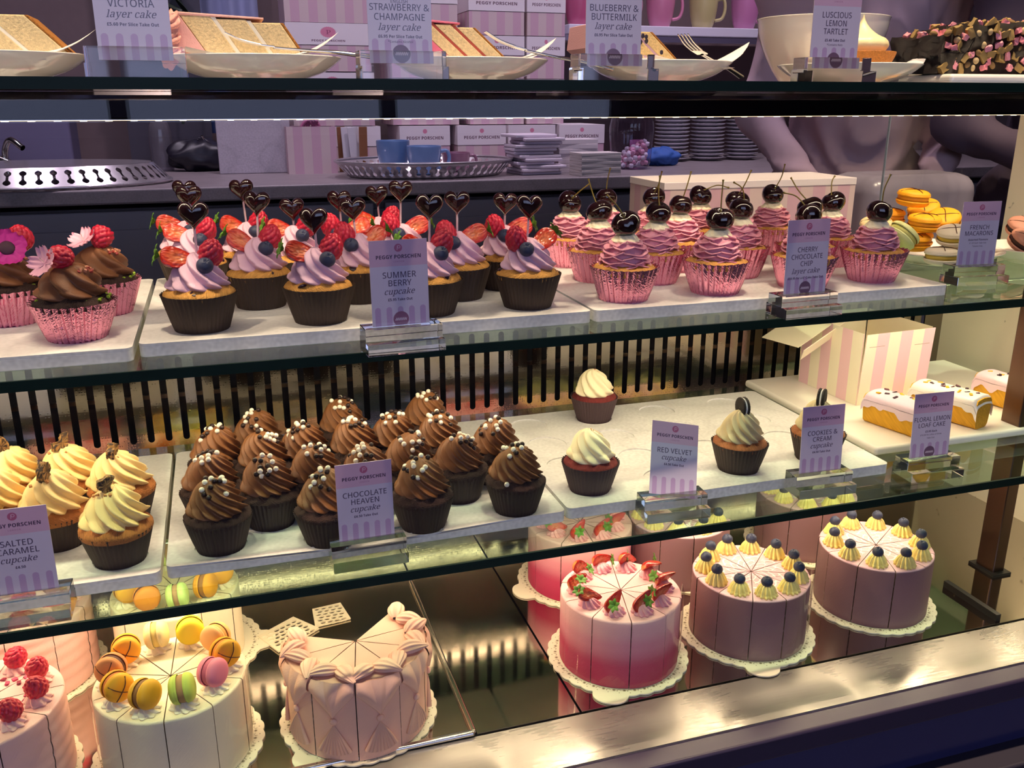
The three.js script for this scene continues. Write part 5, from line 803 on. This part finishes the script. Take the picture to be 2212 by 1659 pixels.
// napkins, cards, jar, saucers
const nth = (k, n) => (k === 0 ? 'lowest' : k === n - 1 ? 'topmost' : ['', 'second', 'third', 'fourth', 'fifth', 'sixth', 'seventh', 'eighth', 'ninth', 'tenth', 'eleventh', 'twelfth', 'thirteenth'][k] + ' from the bottom');
for (let k = 0; k < 12; k++) single('napkin_bundle', 'folded paper napkin, ' + nth(k, 12) + ' of the loose pile by the jar', 'napkin', box(0.14 - 0.03 * rnd(), 0.0085, 0.11, 0.003), mat(k % 3 ? '#d9cdd8' : '#c9bccb', 0.8), [0.852 + rr(-0.014, 0.014), WT + k * 0.0091, -2.47 + rr(-0.01, 0.01)], rr(-0.15, 0.15), 'napkins in the loose pile');
for (let k = 0; k < 8; k++) single('card_stack', 'folded cream menu card, ' + nth(k, 8) + ' of the front pile', 'card', box(0.12, 0.0075, 0.08, 0.001), mat('#d6ccc8', 0.7), [1.0, WT + k * 0.0077, -2.37], 0.06 + rr(-0.02, 0.02), 'menu cards in the front pile');
for (let k = 0; k < 7; k++) single('card_stack', 'folded cream menu card, ' + nth(k, 7) + ' of the rear pile', 'card', box(0.12, 0.013, 0.08, 0.001), mat('#d9cfd2', 0.7), [0.985, WT + k * 0.0132, -2.5], 0.02 + rr(-0.02, 0.02), 'menu cards in the rear pile');
{
  const j = thing('sweet_jar', 'ribbed glass jar holding small marshmallows', 'jar', [1.195, WT, -2.56]);
  part(j, 'glass', lathe(smoothRows([[0.001, 0.003], [0.045, 0.001], [0.055, 0.008], [0.062, 0.07], [0.065, 0.12], [0.058, 0.15], [0.04, 0.168], [0.04, 0.185]], 40), 72, (a, r, y) => 1 + (y > 0.02 && y < 0.16 ? 0.018 * Math.cos(a * 24) : 0)), mat('#e6e2f0', 0.03, { transmission: 1, thickness: 0, ior: 1.45 }));
  part(j, 'stopper', lathe(smoothRows([[0.001, 0.184], [0.044, 0.184], [0.046, 0.192], [0.03, 0.2], [0.012, 0.215], [0.001, 0.22]], 20), 30), mat('#cfc8da', 0.1, { clearcoat: 1 }));
  const mg = once('mini', () => lathe(smoothRows([[0.0005, -0.0055], [0.006, -0.005], [0.0068, 0], [0.006, 0.005], [0.0005, 0.0055]], 10), 12)), placed = []; let tries = 0;
  while (placed.length < 90 && tries++ < 4000) { const a = rr(0, 6.283), r = 0.05 * Math.sqrt(rnd()), y = rr(0.01, 0.06 + 0.02 * Math.cos(a)); const p = [r * Math.cos(a), y, r * Math.sin(a)]; if (placed.some((q) => Math.hypot(q[0] - p[0], q[1] - p[1], q[2] - p[2]) < 0.0105)) continue; placed.push(p); part(j, 'marshmallow', mg, mat(placed.length % 2 ? '#f0b4c4' : '#f4ecec', 0.8), p, [rr(0, 3), 0, rr(0, 3)]); }
}
{
  const g = once('saucer', () => lathe(smoothRows([[0.001, 0.002], [0.03, 0], [0.034, 0.002], [0.05, 0.0075], [0.0585, 0.0115], [0.0585, 0.013], [0.052, 0.0115], [0.033, 0.005], [0.001, 0.0045]], 20), 36));
  const names = ['left', 'middle', 'right'];
  [[1.475, -2.84], [1.61, -2.84], [1.75, -2.85]].forEach(([x, z], s) => { for (let k = 0; k < 14; k++) single('saucer', 'white saucer, ' + nth(k, 14) + ' of the ' + names[s] + ' stack', 'saucer', g, mat('#cfcbd6', 0.2, { clearcoat: 0.4 }), [x + rr(-0.001, 0.001), WT + k * 0.0122, z], rr(0, 6), 'saucers in the ' + names[s] + ' stack'); });
  const c = surf(30, 20, (u, v) => { const a = u * 2 * Math.PI, e = (v - 0.5) * Math.PI, k = 1 + 0.35 * noise(Math.cos(a) * 2.4, v * 5, Math.sin(a) * 2.4); return [0.062 * k * Math.cos(e) * Math.cos(a), 0.028 + 0.028 * k * Math.sin(e), 0.04 * k * Math.cos(e) * Math.sin(a)]; });
  single('blue_cloth', 'crumpled blue cloth between the jar and the saucers', 'cloth', c, mat('#2f5aa8', 0.7), [1.345, WT - 0.001, -2.66], 0);
  single('pink_card', 'pink upright card behind the jar', 'card', box(0.05, 0.075, 0.003), mat('#b46a98', 0.6), [1.318, WT + 0.0, -2.78], 0);
}
// things in the dim left of the worktop: taps, bottle, blue bag, grey box
{
  single('storage_crate', 'dim lilac grey crate at the back left', 'crate', box(0.24, 0.2, 0.16, 0.01), mat('#6a6482', 0.6), [-0.5, WT, -2.97], 0);
  single('storage_board', 'narrow grey upright panel at the far left', 'panel', box(0.06, 0.35, 0.08, 0.004), mat('#77707c', 0.6), [-0.7, WT, -2.97], 0);
  const p = thing('syrup_bottle', 'clear pump bottle with a yellow collar', 'bottle', [-0.145, WT, -2.9]); part(p, 'bottle_body', lathe(smoothRows([[0.001, 0.001], [0.028, 0], [0.03, 0.01], [0.03, 0.12], [0.014, 0.16], [0.013, 0.17]], 24), 28), mat('#b8b2bc', 0.1, { transmission: 0.8, thickness: 0 })); part(p, 'collar', lathe(smoothRows([[0.012, 0.165], [0.022, 0.17], [0.022, 0.195], [0.03, 0.2], [0.03, 0.23], [0.001, 0.232]], 20), 28), mat('#c8821a', 0.4));
  for (const [x, l] of [[-0.52, 'small chrome tap at the far left of the worktop'], [0.015, 'chrome tap valves beside the blue bag']]) { const t = thing('tap', l, 'tap', [x, WT, x < -0.3 ? -2.72 : -2.86]); part(t, 'spout', tube([[0, 0, 0], [0, 0.07, 0], [0.02, 0.1, 0.02], [0.05, 0.08, 0.04]], 0.008, 20, 8), M.chrome); part(t, 'valve', merge([moved(ball(8, (a, b, c) => [0.016 * a, 0.012 * b, 0.012 * c]), -0.03, 0.06, 0.01), tube([[-0.03, 0.06, 0.01], [0.04, 0.03, 0.03]], 0.009, 8, 8), moved(ball(8, (a, b, c) => [0.013 * a, 0.013 * b, 0.013 * c]), 0.04, 0.03, 0.03)]), M.chrome); part(t, 'lever', tube([[-0.03, 0.07, 0.01], [-0.045, 0.1, 0.02]], 0.004, 6, 6), M.chrome); }
  single('dark_bag', 'dark crumpled bag on the worktop beside the taps', 'bag', surf(28, 18, (u, v) => { const a = u * 2 * Math.PI, e = (v - 0.5) * Math.PI, k = 1 + 0.3 * noise(Math.cos(a) * 2, v * 4, Math.sin(a) * 2); return [0.09 * k * Math.cos(e) * Math.cos(a), 0.045 + 0.045 * k * Math.sin(e), 0.05 * k * Math.cos(e) * Math.sin(a)]; }), mat('#1d1a26', 0.4), [-0.04, WT - 0.002, -2.86], 0);
  single('blue_bag', 'blue plastic bag hanging at the back left', 'bag', surf(28, 18, (u, v) => { const a = u * 2 * Math.PI, r = 0.055 * Math.sin(Math.PI * (0.1 + 0.85 * v)) * (1 + 0.25 * noise(Math.cos(a) * 3, v * 4, Math.sin(a) * 3)); return [r * Math.cos(a), 0.18 * v, 0.6 * r * Math.sin(a)]; }), mat('#3a5590', 0.4), [0.01, WT + 0.1, -3.06], 0);
  single('dark_cabinet', 'tall dark cabinet against the rear wall at the left', 'cabinet', box(0.24, 1.1, 0.14), mat('#3a3440', 0.5), [-0.12, WT, -3.1], 0);
  single('grey_panel', 'pale blue grey curtain strip behind the slices', 'curtain', surf(40, 4, (u, v) => [0.11 * (u - 0.5) * 2, 1.2 * v, 0.012 * Math.sin(u * 22)], { closed: false, flip: true }), mat('#8f94b8', 0.8), [0.06, WT + 0.26, -3.12], 0);
  single('leafy_sprig', 'dark leafy sprig at the top behind the pink slice', 'plant', merge(Array.from({ length: 16 }, (_, i) => moved(surf(4, 6, (u, v) => { const w = 0.022 * Math.sin(Math.PI * v); return [(u - 0.5) * 2 * w, 0.006 * (1 - (u * 2 - 1) ** 2), 0.075 * v]; }, { closed: false }), rr(-0.07, 0.05), 0.28 + rr(-0.04, 0.12), rr(-0.02, 0.02), rr(-1, 1), rr(0, 6), 0)).concat([tube([[0, 0, 0], [0.01, 0.15, 0], [-0.02, 0.38, 0.01]], 0.004, 10, 5)])), mat('#243020', 0.5), [-0.08, WT + 0.13, -2.96], 0);
}
// white carved upright and mug shelf
{
  const f = thing('carved_upright', 'white carved wooden upright with beaded mouldings', 'column', [1.055, WT, -3.02]); const wm = mat('#dcd8e6', 0.45);
  part(f, 'plank', box(0.14, 1.1, 0.05, 0.004), wm); const bead = once('bead', () => ball(6, (x, y, z) => [0.006 * x, 0.006 * y, 0.006 * z]));
  for (const x of [-0.04, 0.002, 0.04]) part(f, 'moulding', box(0.022, 1.1, 0.012, 0.004), wm, [x, 0, 0.028]);
  for (const x of [-0.02, 0.021]) for (let i = 0; i < 46; i++) part(f, 'bead', bead, wm, [x, 0.27 + i * 0.0125, 0.027]);
  part(f, 'corbel_block', box(0.13, 0.11, 0.05, 0.006), wm, [0.0, 0.125, 0.035]);
  const sh = thing('wall_shelf', 'white shelf board carrying the pastel mugs', 'shelf', [1.72, 0.205, -3.05]); part(sh, 'shelf_board', box(1.16, 0.03, 0.2, 0.003), wm, [0, 0, 0]); part(sh, 'shelf_rail', box(1.16, 0.018, 0.02, 0.002), mat('#a8a2bc', 0.5), [0, -0.019, 0.07]);
  [[1.2, '#c05a80', 'deep pink mug at the left end of the shelf'], [1.345, '#c98aa8', 'pink mug half behind the blueberry card'], [1.5, '#cf7f9f', 'larger rose pink mug on the shelf'], [1.665, '#c9bc84', 'olive cream mug on the shelf'], [1.83, '#cf84b4', 'bright pink mug at the right of the shelf']].forEach(([x, c, l]) => mug(l, x, 0.2355, -3.02, 0.05, 0.115, c, -0.35, 'mugs on the wall shelf'));
}
// boxes and clutter just behind the case
{
  const t = thing('pastry_box', 'long closed striped box on the ledge behind the cherry cupcakes', 'box', [0.895, -0.284, -1.445], -0.02, 'striped pastry boxes'); part(t, 'box_body', metreUV(box(0.372, 0.14, 0.14)), stripeB); part(t, 'lid', box(0.374, 0.012, 0.142, 0.001), lidMat, [0, 0.14, 0]);
  single('plastic_tub', 'grey translucent plastic tub behind the macarons', 'tub', box(0.25, 0.152, 0.15, 0.035), mat('#a39cb0', 0.25, { transmission: 0.35, thickness: 0 }), [1.245, -0.284, -1.45], 0);
  const d = thing('sliding_door', 'clear sliding glass door at the rear right', 'door', [1.2, -0.284, -1.345]); part(d, 'pane', box(0.17, 0.29, 0.004), M.pane, [0, 0, 0]); part(d, 'pane_edge', box(0.0015, 0.29, 0.0045), mat('#7d8a9c', 0.2), [-0.0855, 0, 0]);
}
// two people working behind the counter, seen from chest to hip
function person(label, x, z, ry, joints, bones, tone, skinTest, size) {
  const N = 110, mc = new MarchingCubes(N, new THREE.MeshBasicMaterial(), false, false, 260000); mc.isolation = 0;
  const S = size / 2, f = mc.field, dist = (p, a, b, ra, rb) => { const ax = p[0] - a[0], ay = p[1] - a[1], az = p[2] - a[2], bx = b[0] - a[0], by = b[1] - a[1], bz = b[2] - a[2], t = clamp((ax * bx + ay * by + az * bz) / (bx * bx + by * by + bz * bz)); return Math.hypot(ax - bx * t, ay - by * t, az - bz * t) - mix(ra, rb, t); };
  for (let k = 0; k < N; k++) for (let j = 0; j < N; j++) for (let i = 0; i < N; i++) {
    const p = [(i - N / 2) / (N / 2) * S, (j - N / 2) / (N / 2) * S + 0.9, (k - N / 2) / (N / 2) * S]; let d = 9;
    for (const [a, b, ra, rb] of bones) { const e = dist(p, joints[a], joints[b], ra, rb), kk = 0.04, h = clamp(0.5 + 0.5 * (d - e) / kk); d = mix(d, e, h) - kk * h * (1 - h); }
    const w = noise(p[0] * 4, p[1] * 3, p[2] * 4); d += 0.02 * noise(p[0] * 7, p[1] * 5, p[2] * 7) + 0.017 * Math.abs(Math.sin(p[1] * 15 + p[0] * 11 + 9 * w)) - 0.01;
    f[i + j * N + k * N * N] = -d;
  }
  mc.update(); const n = mc.count, g = new THREE.BufferGeometry(), P = mc.positionArray.slice(0, n * 3), Q = mc.normalArray.slice(0, n * 3), C = new Float32Array(n * 3);
  for (let i = 0; i < n; i++) { P[3 * i] *= S; P[3 * i + 1] = P[3 * i + 1] * S + 0.9; P[3 * i + 2] *= S; C.set(skinTest(P[3 * i], P[3 * i + 1], P[3 * i + 2]) ? [0.42, 0.21, 0.15] : P[3 * i + 1] < tone.hem + 0.03 * Math.sin(P[3 * i] * 9) ? [0.012, 0.011, 0.016] : tone.shirt, i * 3); }
  g.setAttribute('position', new THREE.BufferAttribute(P, 3)); g.setAttribute('normal', new THREE.BufferAttribute(Q, 3)); g.setAttribute('color', new THREE.BufferAttribute(C, 3));
  const idx = new Uint32Array(n); for (let i = 0; i < n; i++) idx[i] = i; g.setIndex(new THREE.BufferAttribute(idx, 1));
  return single('person', label, 'person', g, mat('#ffffff', 0.8, { vertexColors: true }), [x, -EYE, z], ry);
}
{
  const J = { hip: [0, 0.95, 0], waist: [0, 1.1, 0.02], chest: [0, 1.32, 0.04], neck: [0, 1.48, 0.04], head: [0, 1.62, 0.06], sl: [-0.18, 1.4, 0.03], sr: [0.18, 1.4, 0.03], el: [-0.24, 1.13, 0.02], er: [0.24, 1.13, 0.04], wl: [-0.15, 0.96, 0.2], wr: [0.14, 0.97, 0.24], hl: [-0.09, 0.93, 0], hr: [0.09, 0.93, 0], kl: [-0.1, 0.5, 0.02], kr: [0.1, 0.5, 0.02], fl: [-0.1, 0.06, 0], fr: [0.1, 0.06, 0], tl: [-0.1, 0.04, 0.14], tr: [0.1, 0.04, 0.14] };
  const B = [['hip', 'waist', 0.15, 0.14], ['waist', 'chest', 0.145, 0.155], ['chest', 'neck', 0.14, 0.06], ['neck', 'head', 0.055, 0.1], ['sl', 'sr', 0.075, 0.075], ['sl', 'el', 0.065, 0.052], ['el', 'wl', 0.05, 0.036], ['sr', 'er', 0.065, 0.052], ['er', 'wr', 0.05, 0.036], ['hl', 'kl', 0.1, 0.07], ['hr', 'kr', 0.1, 0.07], ['kl', 'fl', 0.065, 0.045], ['kr', 'fr', 0.065, 0.045], ['fl', 'tl', 0.045, 0.035], ['fr', 'tr', 0.045, 0.035]];
  person('person in a loose pale pink shirt and black apron behind the bowl', 1.58, -2.06, -0.35, J, B, { shirt: [0.62, 0.44, 0.48], hem: 0.93 }, (x, y, z) => y > 1.5 || (y < 0.97 && z > 0.25), 1.9);
  const J2 = { ...J, wl: [-0.06, 0.98, 0.26], el: [-0.25, 1.1, 0.06], wr: [0.02, 0.99, 0.26] };
  person('person in a mauve shirt reaching forward at the right', 1.9, -1.66, -0.6, J2, B, { shirt: [0.12, 0.085, 0.13], hem: 0.9 }, (x, y, z) => y > 1.5 || (y < 1.0 && z > 0.24), 1.9);
}
renderer.render(scene, camera);
